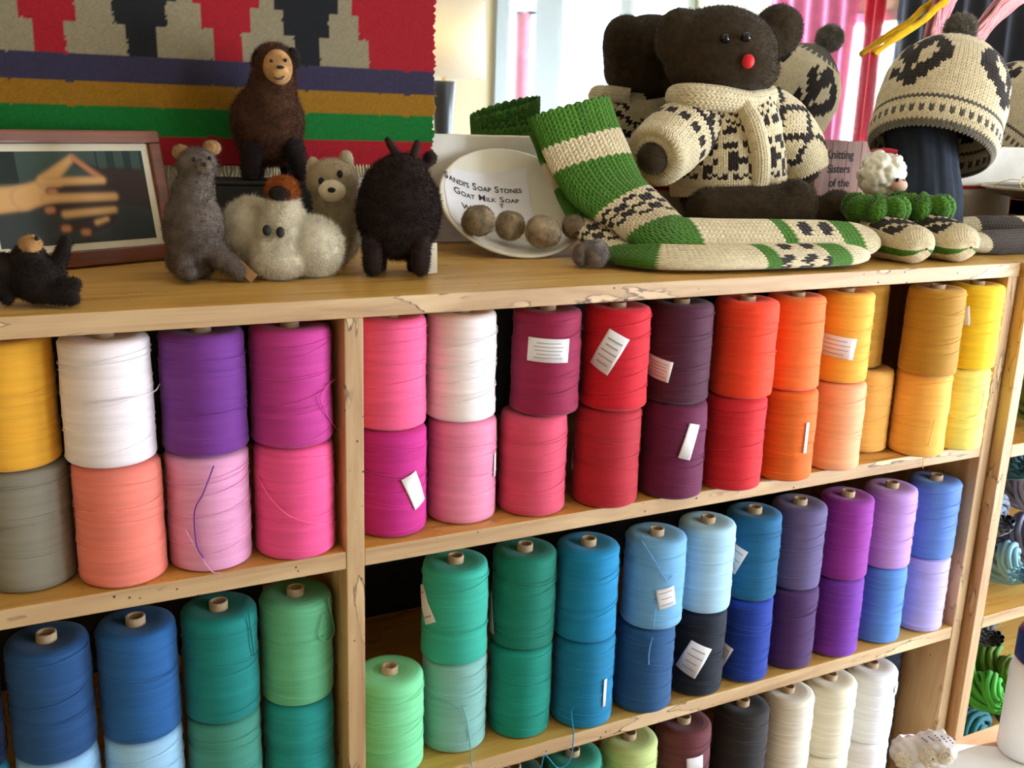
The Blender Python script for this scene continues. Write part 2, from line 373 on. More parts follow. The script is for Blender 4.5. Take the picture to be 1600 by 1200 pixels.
def window(n, a, b, posts):
    o = root(f'window_{n}', ((a+b)/2, WY-.05, WZ[0]), 'white painted window', 'window'); del o['label']; del o['category']; o['kind'] = 'structure'
    cx = (a+b)/2; H = WZ[1]-WZ[0]
    for p, q in posts: box('window_post', (p-cx, -.04, 0), (q-cx, .08, H), win_paint, o, .004)
    for z0, z1 in ((-.02, .05), (H-.05, H+.02)): box('window_rail', (a-cx-.03, -.04, z0), (b-cx+.03, .085, z1), win_paint, o, .004)
window(1, 2.19, 3.34, [(2.10, 2.19), (2.335, 2.52), (2.875, 2.975), (3.33, 3.395)])
w2_ = root('window_2', (XR+.05, (SW[0]+SW[1])/2, SW[2]), 'x', 'x'); del w2_['label']; del w2_['category']; w2_['kind'] = 'structure'; hw_ = (SW[1]-SW[0])/2; hh_ = SW[3]-SW[2]
for y0 in (-hw_, -.03, hw_-.06): box('window_post', (-.06, y0, 0), (.04, y0+.06, hh_), win_paint, w2_, .004)
for z0 in (0, hh_-.05): box('window_rail', (-.065, -hw_, z0), (.04, hw_, z0+.05), win_paint, w2_, .004)
# ================================================================== bookcase of spalted wood
t = .025; XE = 1.1943; DEP = .50; zm, zl, zb = -.3362, -.710, -1.09; BL = -.98
bc = root('bookcase', (0, 0, FL), 'long waist-high bookcase of spalted wood filled with yarn cones', 'bookcase')
def bpart(name, a, b, mat, front):
    return box(name, (a[0], a[1], a[2]-FL), (b[0], b[1], b[2]-FL), mat, bc, .0018, front=front)
bpart('top_board', (BL-t, -.002, -t), (XE+t, DEP, 0), M['wood_x'], M['edge_x'])
bpart('side_panel', (XE, 0, FL), (XE+t, DEP, -t), M['wood_z'], M['edge_z'])
bpart('side_panel', (BL-t, 0, FL), (BL, DEP, -t), M['wood_z'], M['edge_z'])
bpart('divider', (-t, .0, FL), (0, DEP, -t), M['wood_z'], M['edge_z'])
for x0, x1 in ((BL, -t), (0, XE)):
    for z in (zm, zl, zb): bpart('shelf', (x0, .001, z-t), (x1, DEP, z), M['wood_x'], M['edge_x'])
bpart('back_shade_panel', (BL, DEP-.012, FL+.001), (XE, DEP-.001, -t), M['shade_back'], None)  # added sheet, its colour painted as the darkness behind the cones
bpart('back_rail', (.0, DEP-.03, -.60), (XE, DEP-.012, -.56), M['shade_back'], None)
# ================================================================== yarn cones
R0, H0 = .0495, .1500
RK = {**{f'A{i}': .0512 for i in range(1,5)}, 'B7': .0465, 'B8': .0465, 'B9': .0460, 'B10': .0480, 'B11': .0475, **{f'C{i}': .0475 for i in range(6,12)}, **{f'D{i}': .0490 for i in range(5)}}
rk = lambda k: RK.get(k, R0)
def cone_body(r, h, seed):
    g = np.random.default_rng(seed); k = g.normal(size=8)*.0005
    zs = np.linspace(.006, h-.008, 14)
    pr = [(0.012, .0), (r-.006, .0), (r-.001, .003)]
    pr += [(r-.0010*(z/h)+.0004*math.sin(z*70+k[0]*3000)+.5*k[int(q % 8)], z) for q, z in enumerate(zs)]
    pr += [(r-.003, h-.004), (r-.008, h-.0015), (r-.018, h-.0015+k[3]), (r-.030, h-.003), (.0115, h-.005)]
    return lathe(pr, 56)
def wraps(r, h, g, n):
    """one loose turn of yarn running round and up the cone"""
    a = np.linspace(0, 2*math.pi*n, 40*n); k = a/a[-1]; ph = g.uniform(0, 6.28, 4)
    z = .010+(h-.026)*k+.010*np.sin(a*.37+ph[0])+.006*np.sin(a*1.0+ph[1])+.004*np.sin(a*.71+ph[2])
    rr = r+.0002+.0003*np.sin(a*2.3+ph[3])
    return tube(np.stack([rr*np.cos(a+ph[0]), rr*np.sin(a+ph[0]), np.clip(z, .006, h-.010)], 1), .0006, 4)
CONES = {}
def yarn_cone(key, cen, z0, col, label, top_open=True, group='cones of cotton yarn in the bookcase', r=R0, h=H0, nw=8):
    seed = abs(hash(key)) % 9999 if False else sum(ord(ch)*(i+3) for i, ch in enumerate(key))
    g = np.random.default_rng(seed)
    z0 += .0005 if not top_open or key == 'C1' else .0008
    o = root('yarn_cone', (cen[0], cen[1], z0), label, 'yarn cone', group, g.uniform(0, 6.28))
    V, T = cone_body(r, h, seed); obj('winding', quick_mesh('winding', V, T), yarn_mat(col), o)
    d = tuple(int(min(255, v*1.06+6)) for v in col)
    V, T = wraps(r, h, g, nw); obj('loose_thread', quick_mesh('loose_thread', V, T), yarn_mat(d), o)
    ct = h+(.003 if key[0] in 'AB' else .006) if top_open else h-.0005
    V, T = lathe([(.0115, .001), (.0120, ct-.001), (.0113, ct), (.0088, ct), (.0084, ct-.002), (.0084, .02)], 24)
    obj('core_tube', quick_mesh('core_tube', V, T), M['cardboard'], o)
    CONES[key] = (o, np.array([cen[0], cen[1]]), z0, r, h, o.rotation_euler[2]); return o
def on_cone(key, x, y, lift=.001):
    """local (angle, height) where the pixel's ray meets the cone's side (or its edge when it passes beside)"""
    o, c, z0, r, h, rz = CONES[key]; d = ray(x, y); dx, dy = d[0], d[1]; fx, fy = CAM[0]-c[0], CAM[1]-c[1]
    A = dx*dx+dy*dy; B = 2*(fx*dx+fy*dy); Cc = fx*fx+fy*fy-r*r; D = max(0, B*B-4*A*Cc); tt = (-B-math.sqrt(D))/(2*A)
    P = CAM+d*tt; return math.atan2(P[1]-c[1], P[0]-c[0])-rz, min(max(P[2]-z0, .004), h-.004)
label_print = plain('label_print_lines', (168,164,172), .8)
def paper_label(key, x, y, w, h, tilt=0, lines=4, curl=0):
    o, c, z0, r, H, rz = CONES[key]; a0, zc = on_cone(key, x, y); P = np.array([c[0], c[1]-r, z0+zc]); s = depth(P)/F
    w *= s; h *= s; th = math.radians(tilt)
    def patch(x0, x1, y0, y1, lift, n=8):
        V = []
        for q in np.linspace(y0, y1, 3):
            for p in np.linspace(x0, x1, n+1):
                X = p*math.cos(th)-q*math.sin(th); Z = p*math.sin(th)+q*math.cos(th)
                rr = r+lift+curl*max(0, abs(p/w)-.2)**2; a = a0+X/r; V.append((rr*math.cos(a), rr*math.sin(a), zc+Z))
        T = [[j*(n+1)+i, j*(n+1)+i+1, (j+1)*(n+1)+i+1, (j+1)*(n+1)+i] for j in range(2) for i in range(n)]
        return np.array(V), np.array(T)
    V, T = patch(-w/2, w/2, -h/2, h/2, .0016)
    lb = obj('paper_label', quick_mesh('paper_label', V, T), M['paper'], o); md = lb.modifiers.new('thickness', 'SOLIDIFY'); md.thickness = .0003
    if lines:
        g = np.random.default_rng(int(x)); ps = []
        for q in range(lines):
            yy = h*(.30-.62*q/max(1, lines-1)); ww = w*g.uniform(.25, .38)
            ps.append(patch(-ww, ww, yy-h*.02, yy+h*.02, .0020, 6))
        obj('label_print', quick_mesh('label_print', *join(ps)), label_print, lb)
def strand(key, pts, col, r=.0009, name='loose_end'):
    """a loose end of yarn lying on the cone's side and hanging below it, traced through pixels on that cone's own surface"""
    o, c, z0, rr, H, rz = CONES[key]; L = []
    for x, y in pts:
        d = ray(x, y); dx, dy = d[0], d[1]; fx, fy = CAM[0]-c[0], CAM[1]-c[1]; R_ = rr+.003
        A = dx*dx+dy*dy; B = 2*(fx*dx+fy*dy); Cc = fx*fx+fy*fy-R_*R_; D = max(0, B*B-4*A*Cc); P = CAM+d*((-B-math.sqrt(D))/(2*A))
        if P[2] < z0+.003:                      # past the foot of the cone it lies on the shelf, then hangs down the shelf's front edge
            P = hz(x, y, z0+.0016); P = P if P[1] > -.004 else hy(x, y, -.004)
        a = math.atan2(P[1]-c[1], P[0]-c[0])-rz; q = math.hypot(P[0]-c[0], P[1]-c[1]); L.append((q*math.cos(a), q*math.sin(a), P[2]-z0))
    V, T = tube(spline(L, 40), r, 5); obj(name, quick_mesh(name, V, T), yarn_mat(col), o)
def front_pt(x, y, z, r):
    P = hz(x, y, z)[:2]; v = P-CAM[:2]; return P+v/np.linalg.norm(v)*r
# key, base pixel, lower colour, lower words, upper colour, upper words, upper shift
UP_ = [('A1',58,928,(138,132,118),'olive grey',(236,172,48),'golden yellow',(-.006,0)),
 ('A2',196,921,(238,128,112),'salmon',(240,228,232),'white',(-.004,.002)),
 ('A3',328,897,(228,156,196),'light pink',(112,44,136),'deep purple',(0,-.002)),
 ('A4',463,878,(244,84,146),'hot pink',(190,52,138),'magenta',(-.001,.0)),
 ('B1',610,843,(196,34,130),'bright magenta',(246,94,144),'bubblegum pink',(0,.004)),
 ('B2',719,822,(236,140,172),'candy pink',(250,234,232),'off-white',(-.004,0)),
 ('B3',828,810,(214,74,102),'rose red',(146,22,66),'wine',(.013,-.004)),
 ('B4',942,797,(176,26,42),'dark red',(200,10,34),'bright red',(.004,-.002)),
 ('B5',1044,783,(100,18,62),'plum',(76,24,50),'blackish plum',(.0,.004)),
 ('B6',1136,769,(206,26,38),'cherry red',(252,64,28),'orange red',(.004,-.002)),
 ('B7',1219,754,(226,106,28),'pumpkin orange',(246,116,48),'light orange',(.0,.006)),
 ('B8',1294,737,(250,172,124),'peach',(244,172,58),'amber',(.0,.006)),
 ('B9',1350,709,(240,184,92),'sandy yellow',(196,148,52),'mustard tan',(-.014,.022)),
 ('B10',1424,713,(248,182,80),'apricot',(184,134,40),'ochre',(-.012,-.012)),
 ('B11',1498,702,(240,230,116),'pale lemon',(248,206,36),'strong yellow',(.004,-.002))]
LO_ = [('D1',82,0,(150,196,232),'baby blue',(24,72,124),'navy blue',(0,0)),
 ('D2',217,0,(158,204,236),'powder blue',(28,92,156),'medium blue',(0,0)),
 ('D3',343,0,(66,146,128),'grey green',(0,128,124),'teal',(0,0)),
 ('D4',462,0,(24,150,146),'turquoise',(100,184,138),'leaf green',(0,0)),
 ('C2',707,1180,(134,188,180),'pale grey aqua',(46,172,148),'sea green',(-.003,-.004)),
 ('C3',808,1157,(0,140,122),'jade',(8,124,104),'emerald green',(.003,.002)),
 ('C4',905,1141,(0,124,170),'deep cyan',(4,134,184),'cyan blue',(-.003,.0)),
 ('C5',998,1117,(32,82,130),'denim blue',(116,174,216),'sky blue',(.006,-.004)),
 ('C6',1080,1090,(14,22,38),'blackish navy',(172,212,236),'ice blue',(.004,.002)),
 ('C7',1152,1068,(14,54,152),'royal blue',(16,98,142),'petrol blue',(.004,.004)),
 ('C8',1222,1047,(72,38,92),'aubergine',(98,86,130),'slate purple',(.002,.004)),
 ('C9',1293,1028,(116,44,158),'violet',(146,42,150),'magenta purple',(.002,.002)),
 ('C10',1360,1006,(84,134,204),'cornflower blue',(186,142,212),'lilac',(.0,.0)),
 ('C11',1427,988,(184,172,234),'lavender',(94,132,208),'periwinkle',(.0,.0))]
DX = {'D1': (-.3860,.062), 'D2': (-.2830,.062), 'D3': (-.1800,.062), 'D4': (-.0775,.062)}
BX = {}
for key, x, y, c1, n1, c2, n2, sh in UP_+LO_:
    z = zm if key[0] in 'AB' else zl
    c = np.array(DX[key]) if key in DX else front_pt(x, y, z, rk(key))
    if key == 'B1': c[0] = max(c[0], rk(key)+.003)
    BX[key] = c
# keep neighbours in a row from sinking into each other
for row in (['A1','A2','A3','A4'], ['B%d' % i for i in range(1,12)], ['C%d' % i for i in range(2,12)]):
    for it in range(60):
        for a, b in zip(row, row[1:]):
            d = BX[b]-BX[a]; L = np.linalg.norm(d); m_ = rk(a)+rk(b)+.0034
            if L < m_: BX[a] -= d/L*(m_-L)/2; BX[b] += d/L*(m_-L)/2
        for k in row:
            lo = 0 if k[0] in 'BC' else BL; hi = XE if k[0] in 'BC' else -t
            BX[k][0] = min(max(BX[k][0], lo+rk(k)+.003), hi-rk(k)-.003)
TX = {k[0]: BX[k[0]]+np.array(k[7]) for k in UP_+LO_}
for row in (['A1','A2','A3','A4'], ['B%d' % i for i in range(1,12)], ['D1','D2','D3','D4'], ['C%d' % i for i in range(2,12)]):
    for it in range(60):
        for a, b in zip(row, row[1:]):
            d = TX[b]-TX[a]; L = np.linalg.norm(d); m_ = rk(a)+rk(b)+.0034
            if L < m_: TX[a] -= d/L*(m_-L)/2; TX[b] += d/L*(m_-L)/2
        for k in row:
            lo = 0 if k[0] in 'BC' else BL; hi = XE if k[0] in 'BC' else -t
            TX[k][0] = min(max(TX[k][0], lo+rk(k)+.003), hi-rk(k)-.003)
for key, x, y, c1, n1, c2, n2, sh in UP_+LO_:
    z = zm if key[0] in 'AB' else zl
    an = lambda w: 'an' if w[0] in 'aeiou' else 'a'
    yarn_cone(key+'b', BX[key], z, c1, f'{n1} yarn cone with {an(n2)} {n2} cone standing on it', False, r=rk(key))
    yarn_cone(key+'t', TX[key], z+H0, c2, f'{n2} yarn cone standing on {an(n1)} {n1} cone', True, r=rk(key))
yarn_cone('C1', hy(609, 1050, .062)[:2]*0+np.array([.0575, .060]), zl, (128,222,160), 'mint green yarn cone standing alone on the shelf beside the divider', True)
yarn_cone('D0b', (-.4890, .062), zl, (40,150,180), 'dull cyan yarn cone under a blackish blue cone', False, r=.049)
yarn_cone('D0t', (-.4890, .064), zl+H0, (12,38,84), 'blackish blue yarn cone beside the navy blue cone', True, r=.049)
BT = [('E0',.268,(16,78,66),'bottle green'),('E1',.378,(34,138,114),'blue green'),('E2',.490,(198,214,138),'pale lime'),('E3',.604,(104,48,54),'maroon brown'),('E4',.735,(46,42,42),'charcoal'),
      ('E5',.842,(236,226,208),'ecru'),('E6',.948,(240,232,206),'cream'),('E7',1.056,(246,246,250),'pure white'),('E8',1.142,(38,48,64),'slate black')]
for q, (k, x, c, n) in enumerate(BT):
    y_ = .060 if k != 'E8' else .125
    cb, nb = {'E6': ((236,226,200), 'bone'), 'E7': ((238,232,230), 'chalk white')}.get(k, (c, n))
    yarn_cone(k+'b', (x, y_), zb, cb, f'{nb} yarn cone low in the bookcase under {"an" if n[0] in "aeiou" else "a"} {n} cone', False)
    yarn_cone(k+'t', (x, y_), zb+H0, c, f'{n} yarn cone on the lowest shelf, upper of its stack', True)
for a in [('B3t',857,548,66,38,-2,5),('B4t',951,550,36,66,-28,5),('B5t',1028,575,46,34,-10,5),('B8t',1304,541,62,34,-6,4),('B11t',1500,493,30,30,8,2),
          ('B1b',648,766,28,60,24,0),('B2b',772,726,8,40,0,0),('B4b',893,716,12,34,30,0),('B5b',1077,690,20,58,-14,0),('C2t',664,944,26,62,32,2),('C3t',768,956,20,66,10,0),
          ('C5t',1041,934,30,34,12,3),('C7t',1149,873,24,46,-22,3),('C6b',1083,1030,36,56,-24,4),('C7b',1128,1020,26,42,-22,3),('E3t',1086,1193,28,24,6,0),('C4b',944,1082,6,48,0,0),('B7b',1259,684,6,50,0,0),('E7t',1400,1075,16,14,20,0)]:
    paper_label(*a)
strand('A3b', [(334,728),(318,770),(304,800),(307,850),(318,872)], (112,44,136))
strand('A3b', [(290,828),(308,860),(330,892),(345,895)], (228,170,204), .0007)
strand('A4t', [(527,590),(510,604),(500,622),(512,650),(527,672)], (200,60,146), .0007)
strand('A2t', [(130,632),(170,628),(205,622),(240,612),(250,600)], (246,232,236), .0009)
strand('A4b', [(400,740),(420,775),(450,805),(490,818),(526,815)], (248,96,156), .0008)
strand('C5t', [(1003,845),(1022,875),(1040,905),(1050,900)], (120,178,220))
strand('C5t', [(1026,945),(1023,962),(1021,980)], (120,178,220)); strand('C5b', [(1020,996),(1016,1010),(1014,1024),(1014,1038)], (120,178,220))
strand('C2b', [(672,1090),(700,1098),(722,1105),(760,1085)], (110,170,166), .0009)
strand('C2b', [(722,1102),(730,1130),(734,1160),(737,1198)], (110,170,166), .0009)
strand('C4b', [(905,1102),(893,1112),(896,1150),(890,1188),(872,1200),(852,1180),(846,1198)], (0,140,180), .0011)
strand('D4t', [(512,935),(522,985),(510,1002),(498,990),(505,960)], (110,190,146), .0008)
strand('D3t', [(388,955),(394,1000),(398,1025)], (0,110,112), .0009)
strand('B10b', [(1460,655),(1452,690),(1443,715),(1442,732)], (250,190,90), .0007)
strand('B11b', [(1538,610),(1530,645),(1500,655),(1478,640)], (244,234,130), .0008)
# ================================================================== mirror and rug at the back of the top
MY = .485
mr = root('mirror', (1.3, MY, 0), 'wide mirror in a white painted frame standing on the bookcase top', 'mirror')
box('mirror_glass', (-1.13, 0, .186), (1.25, .004, 1.06), M['mirror'], mr, 0)
box('bottom_rail', (-1.16, -.016, .098), (1.28, .02, .188), M['white_paint'], mr, .003)
box('red_strip', (-1.16, -.013, .092), (1.28, .02, .0985), M['red_line'], mr, .0005)
box('plinth', (-1.16, -.010, .001), (1.28, .02, .092), M['grey_paint'], mr, .002)
box('top_rail', (-1.16, -.016, 1.05), (1.28, .02, 1.12), M['white_paint'], mr, .003)
for x0, x1 in ((-1.16, -1.10), (1.22, 1.28)): box('side_rail', (x0, -.016, .19), (x1, .02, 1.05), M['white_paint'], mr, .003)
def rug():
    x0, x1, z0, z1, d = -1.15, .277, .134, .62, .0028
    nx, nz = int((x1-x0)/d), int((z1-z0)/d); X = np.linspace(x0, x1, nx); Z = np.linspace(z0, z1, nz)
    XX, ZZ = np.meshgrid(X, Z, indexing='ij'); g = np.random.default_rng(3)
    sm = lambda n_: np.convolve(g.normal(size=n_+8), np.ones(5)/5, 'same')[4:-4]; jx = np.repeat(sm(nz)[None]*.0016, nx, 0); jz = np.repeat(sm(nx)[:,None]*.0012, nz, 1)+np.repeat(g.normal(size=(nx,1))*.0003, nz, 1)
    xx = XX+jx; zz = ZZ+jz-.006*np.clip(XX+.4, -1, 1)*0
    cols = {'beige': (134,122,96), 'red': (148,22,32), 'black': (26,26,28), 'blue': (52,46,66), 'gold': (142,98,20), 'green': (20,104,40)}
    cl = {k: np.array(lin(v)) for k, v in cols.items()}
    C = np.zeros((nx, nz, 3)); C[:] = cl['red']
    for lo, hi, k in ((.1755,.217,'green'), (.217,.251,'gold'), (.251,.288,'blue')): C[(zz >= lo) & (zz < hi)] = cl[k]
    top = zz >= .288; per = .1225; q = np.floor((xx+.306+per/2)/per).astype(int); q = np.minimum(q, 4); off = (xx+.306)-q*per
    dark = np.where((q % 2 == 0)[..., None], cl['red'], cl['black'])
    hw = np.where(zz < .331, .0205, np.where(zz < .367, .0365, np.where(zz < .402, .050, .065))); hw = np.where(q >= 4, .2, hw); hw = np.where((q >= 4) & (off < 0), np.where(zz < .331, .0205, np.where(zz < .367, .0365, .05)), hw)
    inv = np.abs(off) < hw
    C[top] = np.where(inv[..., None], dark, cl['beige'])[top]
    C *= (.9+.2*g.random((nx, nz, 1)))
    Y = .444+.003*np.sin(XX*9)+.0022*np.sin(ZZ*40+XX*3)
    xe = XX.copy(); xe[-1] += .002*g.normal(size=nz); xe[-2] += .0008*g.normal(size=nz)
    V = np.stack([xe, Y, ZZ], -1).reshape(-1, 3); i, j = np.meshgrid(np.arange(nx-1), np.arange(nz-1), indexing='ij'); i, j = i.ravel(), j.ravel()
    T = np.stack([i*nz+j, (i+1)*nz+j, (i+1)*nz+j+1, i*nz+j+1], -1)
    r = root('woven_rug', (0, 0, 0), 'striped handwoven wool rug with stepped red and black motifs hanging behind the felt animals', 'rug')
    o = obj('rug_weave', quick_mesh('rug_weave', V, T, C.reshape(-1, 3)), M['weave'], r); md = o.modifiers.new('thickness', 'SOLIDIFY'); md.thickness = .004; md.offset = 1
    ps = []
    for x in np.arange(x0+.004, x1, .0055):
        k = g.normal(size=3)*.002
        ps.append(tube([(x, .443, .137), (x+k[0], .441+k[1], .127), (x+k[2], .440, .116)], [.0018, .0022, .0012], 5))
    obj('fringe', quick_mesh('fringe', *join(ps)), plain('fringe_cotton', (176,160,124), .9, var=.2), r, kind='stuff')
    V, T = tube([(x0-.03, .446, z1+.008), (x1+.03, .446, z1+.008)], .009, 12); obj('hanging_rod', quick_mesh('hanging_rod', V, T), M['wood_red'], r)
rug()
# ================================================================== framed photograph of hands
fr = root('framed_photo', (-.288, .334, .001), 'reddish wood framed colour photograph of two interlaced hands', 'picture frame', rz=math.radians(23.5))
FWd, FH, lean = .284, .186, math.radians(13)
def lean_part(o): o.rotation_euler = (-lean, 0, 0); return o
w2 = FWd/2
for a, b in (((-w2,-.012,0),(w2,.004,.022)), ((-w2,-.012,FH-.018),(w2,.004,FH)), ((-w2,-.012,.022),(-w2+.019,.004,FH-.018)), ((w2-.019,-.012,.022),(w2,.004,FH-.018))):
    lean_part(box('frame_rail', a, b, M['wood_red'], fr, .003))
lean_part(box('mat_board', (-w2+.018, -.0045, .021), (w2-.018, .002, FH-.017), M['cream_paper'], fr, 0))
def hands_print():
    x0, x1, z0, z1 = -w2+.030, w2-.030, .032, FH-.028; nx, nz = 150, 84
    X, Z = np.meshgrid(np.linspace(0, 1, nx), np.linspace(0, 1, nz), indexing='ij')
    px = 8+X*232; py = 372-Z*130
    C = np.zeros((nx, nz, 3)); C[:] = lin((58,62,60)); C[(py < 292)] = lin((64,80,72)); C[(py < 285) & (px < 50)] = lin((40,46,44)); C[(px > 165) & (py < 275) & ((px % 26) < 12)] = lin((44,58,54))
    def cap(a, b, r0, r1, col):
        a, b = np.array(a, float), np.array(b, float); d = b-a; t_ = np.clip(((px-a[0])*d[0]+(py-a[1])*d[1])/(d@d), 0, 1)
        D = np.hypot(px-a[0]-t_*d[0], py-a[1]-t_*d[1])-(r0+(r1-r0)*t_)
        k = 1/(1+np.exp(D/1.1)); sh = .82+.18*np.clip(-D/6, 0, 1); C[:] = C*(1-k[..., None])+np.array(lin(col))*sh[..., None]*k[..., None]
    sk, dk, tp = (222,172,112), (62,46,42), (196,132,92)
    cap((245,300), (185,290), 30, 24, dk); cap((185,285), (135,258), 12, 5, dk)
    cap((0,308), (50,305), 18, 17, sk); cap((50,305), (92,295), 17, 17, sk); cap((85,285), (129,252), 12, 5, sk); cap((132,252), (165,279), 4, 5, tp)
    for (a, b, r) in (((185,296),(90,298),7), ((180,318),(82,323),7), ((175,336),(100,350),7), ((170,344),(128,357),6)):
        cap(a, b, r, r-.5, dk); cap((b[0]+5, b[1]), b, 5, 5, tp)
    for (a, b, r) in (((80,284),(170,284),6), ((80,307),(184,308),6.5), ((105,330),(180,327),5.5), ((150,344),(166,340),4)): cap(a, b, r, r-.5, sk)
    V = np.stack([x0+X*(x1-x0), np.full_like(X, -.0050), z0+Z*(z1-z0)], -1).reshape(-1, 3); i, j = np.meshgrid(np.arange(nx-1), np.arange(nz-1), indexing='ij'); i, j = i.ravel(), j.ravel()
    T = np.stack([i*nz+j, (i+1)*nz+j, (i+1)*nz+j+1, i*nz+j+1], -1)
    lean_part(obj('photo_print', quick_mesh('photo_print', V, T, C.reshape(-1, 3)), M['print'], fr))
hands_print()
lean_part(box('back_board', (-w2+.01, .004, .008), (w2-.01, .008, FH-.008), M['kraft'], fr, 0))
# ================================================================== felted animals
def animal(name, px, py, label, cat, group=None):
    P = hz(px, py); P[2] = .0005; L, s = local_px(P)
    return root(name, P, label, cat, group, facing(P)), L, s
def S_(L, s, x, y, d, rx, ry, rz): return ('s', L(x, y, d), (rx*s, ry*s, rz*s))
def C_(L, s, a, b, r0, r1): return ('c', L(*a), L(*b), r0*s, r1*s)
def ball(name, L, s, x, y, d, r, mat, parent, rr=None):
    bm = bmesh.new(); q = rr or (r, r, r); bmesh.ops.create_icosphere(bm, subdivisions=3, radius=1, matrix=Matrix.Translation(L(x, y, d)) @ Matrix.Diagonal((q[0]*s, q[1]*s, q[2]*s, 1)))
    return obj(name, bm_mesh(name, bm, True), mat, parent)
grp = 'felted wool animals on the bookcase top'
dk_brown, grey_w, brown_w, white_w, beige_w = felt('blackish_brown_felt', (34,26,23)), felt('grey_felt', (104,92,84)), felt('brown_felt', (84,54,38)), felt('white_wool', (232,222,200), .12), felt('oatmeal_wool', (186,170,140), .2)
tan_w, rust_w = felt('tan_felt', (176,132,84)), felt('rust_felt', (150,78,30))
# dark critter lolling at the front edge
o, L, s = animal('felt_animal', 62, 478, 'small blackish brown felt animal lolling with one paw raised in front of the framed photo', 'felt animal', grp)
b = blob('body', [S_(L,s,60,436,0,42,34,38), S_(L,s,45,402,-2,26,24,22), C_(L,s,(86,425,-4),(103,378,-6),13,10), C_(L,s,(70,448,-14),(115,445,-26),16,12), C_(L,s,(60,458,-14),(112,466,-34),15,12), S_(L,s,8,432,6,22,22,38), C_(L,s,(6,455,0),(12,468,-8),15,9)], dk_brown, o, .0022, 4); fur(b, 5000, .004, dk_brown)
m_ = blob('muzzle', [S_(L,s,48,382,-14,17,15,14)], tan_w, o, .0016, 3); fur(m_, 500, .003, tan_w); ball('nose', L, s, 58, 372, -27, 4, M['black'], o)
# grey seated animal
o, L, s = animal('felt_animal', 308, 438, 'grey felt animal with round ears sitting upright beside the framed photo', 'felt animal', grp)
b = blob('body', [S_(L,s,303,355,0,46,40,58), S_(L,s,302,310,0,32,30,42), S_(L,s,308,258,-4,30,27,26), C_(L,s,(305,300,0),(307,262,-3),27,24), C_(L,s,(285,390,-10),(290,424,-24),17,13), C_(L,s,(330,390,-6),(372,424,-24),21,14), S_(L,s,294,427,-32,14,18,11), S_(L,s,300,405,14,40,28,32)], grey_w, o, .0022, 4); fur(b, 9000, .005, grey_w)
for x, y in ((283,238), (331,231)):
    e_ = blob('ear', [S_(L,s,x,y,0,14,7,12)], tan_w, o, .0014, 3); fur(e_, 400, .003, grey_w)
m_ = blob('muzzle', [S_(L,s,318,260,-24,14,14,11)], felt('pale_grey_felt', (122,108,94)), o, .0014, 3); fur(m_, 700, .003, grey_w); ball('nose', L, s, 320, 257, -38, 3.4, M['black'], o); ball('eye', L, s, 303, 249, -29, 3, M['eye'], o); ball('eye', L, s, 328, 247, -25, 3, M['eye'], o)
tg = obj('hang_tag', bm_mesh('hang_tag', (lambda bm: (box_bm(bm, (0,-.0006,0), (.013,.0006,.054)), bm)[1])(bmesh.new())), M['kraft'], o, L(356, 388, -8)); tg.rotation_euler = (.5, 2.30, 0)
# brown llama on its black block
P = np.array([hy(414, 300, .368)[0], .368, .0]); 
blk = root('display_block', P, 'black display block under the brown felt llama', 'block', rz=facing(P)); box('block_body', (-.070, -.046, 0), (.078, .046, .112), M['black'], blk, .004); box('block_lid', (-.073, -.048, .1121), (.081, .048, .118), M['black'], blk, .002)
Pb = P.copy(); Pb[2] = .1188; s = depth(Pb)/F; o = root('felt_llama', Pb, 'brown felt llama with tan face standing tall on a black block', 'felt animal', grp, facing(P))
L, s = local_px(Pb)
b = blob('body', [S_(L,s,418,188,4,54,50,56), S_(L,s,420,215,12,50,46,42), C_(L,s,(422,165,-8),(430,110,-16),40,28), S_(L,s,428,100,-14,32,28,30)], brown_w, o, .0025, 4); fur(b, 15000, .008, brown_w)
for x, x2, d in ((395,391,-22), (458,470,-22), (402,400,34), (448,452,34)):
    g_ = blob('leg', [C_(L,s,(x,232,d),(x2,266,d),17,14), C_(L,s,(x2,266,d),(x2,274,d-3),14,12)], dk_brown, o, .0022, 3); fur(g_, 900, .005, dk_brown)
f_ = blob('face', [S_(L,s,434,106,-38,22,14,27), S_(L,s,435,116,-48,16,14,15)], tan_w, o, .0015, 3)
for x, y in ((406,95), (457,92)): q_ = blob('ear', [S_(L,s,x,y,-20,12,9,17)], dk_brown, o, .0015, 3); fur(q_, 300, .003, dk_brown)
ball('nose', L, s, 438, 105, -61, 3.5, M['black'], o, (6,2.5,2.5)); ball('eye', L, s, 424, 95, -51, 2.6, M['eye'], o); ball('eye', L, s, 446, 94, -50, 2.6, M['eye'], o)
V, T = tube([L(428,121,-61), L(434,124,-63), L(440,123,-63), L(444,119,-61)], 1.0*s, 5); obj('mouth', quick_mesh('mouth', V, T), M['black'], o)
# white alpaca lying down
o, L, s = animal('felt_alpaca', 440, 434, 'fluffy white felt alpaca lying down with black eyes and a rust topknot', 'felt animal', grp)
b = blob('body', [S_(L,s,392,362,46,42,50,52), S_(L,s,440,372,30,48,50,56), S_(L,s,488,386,14,46,46,46), S_(L,s,436,396,-10,38,30,36), C_(L,s,(442,370,0),(444,330,4),33,25), S_(L,s,436,408,-22,36,28,25)], white_w, o, .0025, 4); fur(b, 22000, .009, white_w, lay=.8)
for x, y in ((417,360), (438,363)): ball('eye', L, s, x, y, -36 if x < 430 else -37, 7, M['black'], o, (6.5,5,8.5))
k_ = blob('topknot', [S_(L,s,441,298,2,26,22,17), S_(L,s,441,288,2,22,19,13)], rust_w, o, .0018, 3); fur(k_, 2200, .005, rust_w)
ball('forehead_patch', L, s, 437, 302, -15, 16, dk_brown, o, (17,8,12))
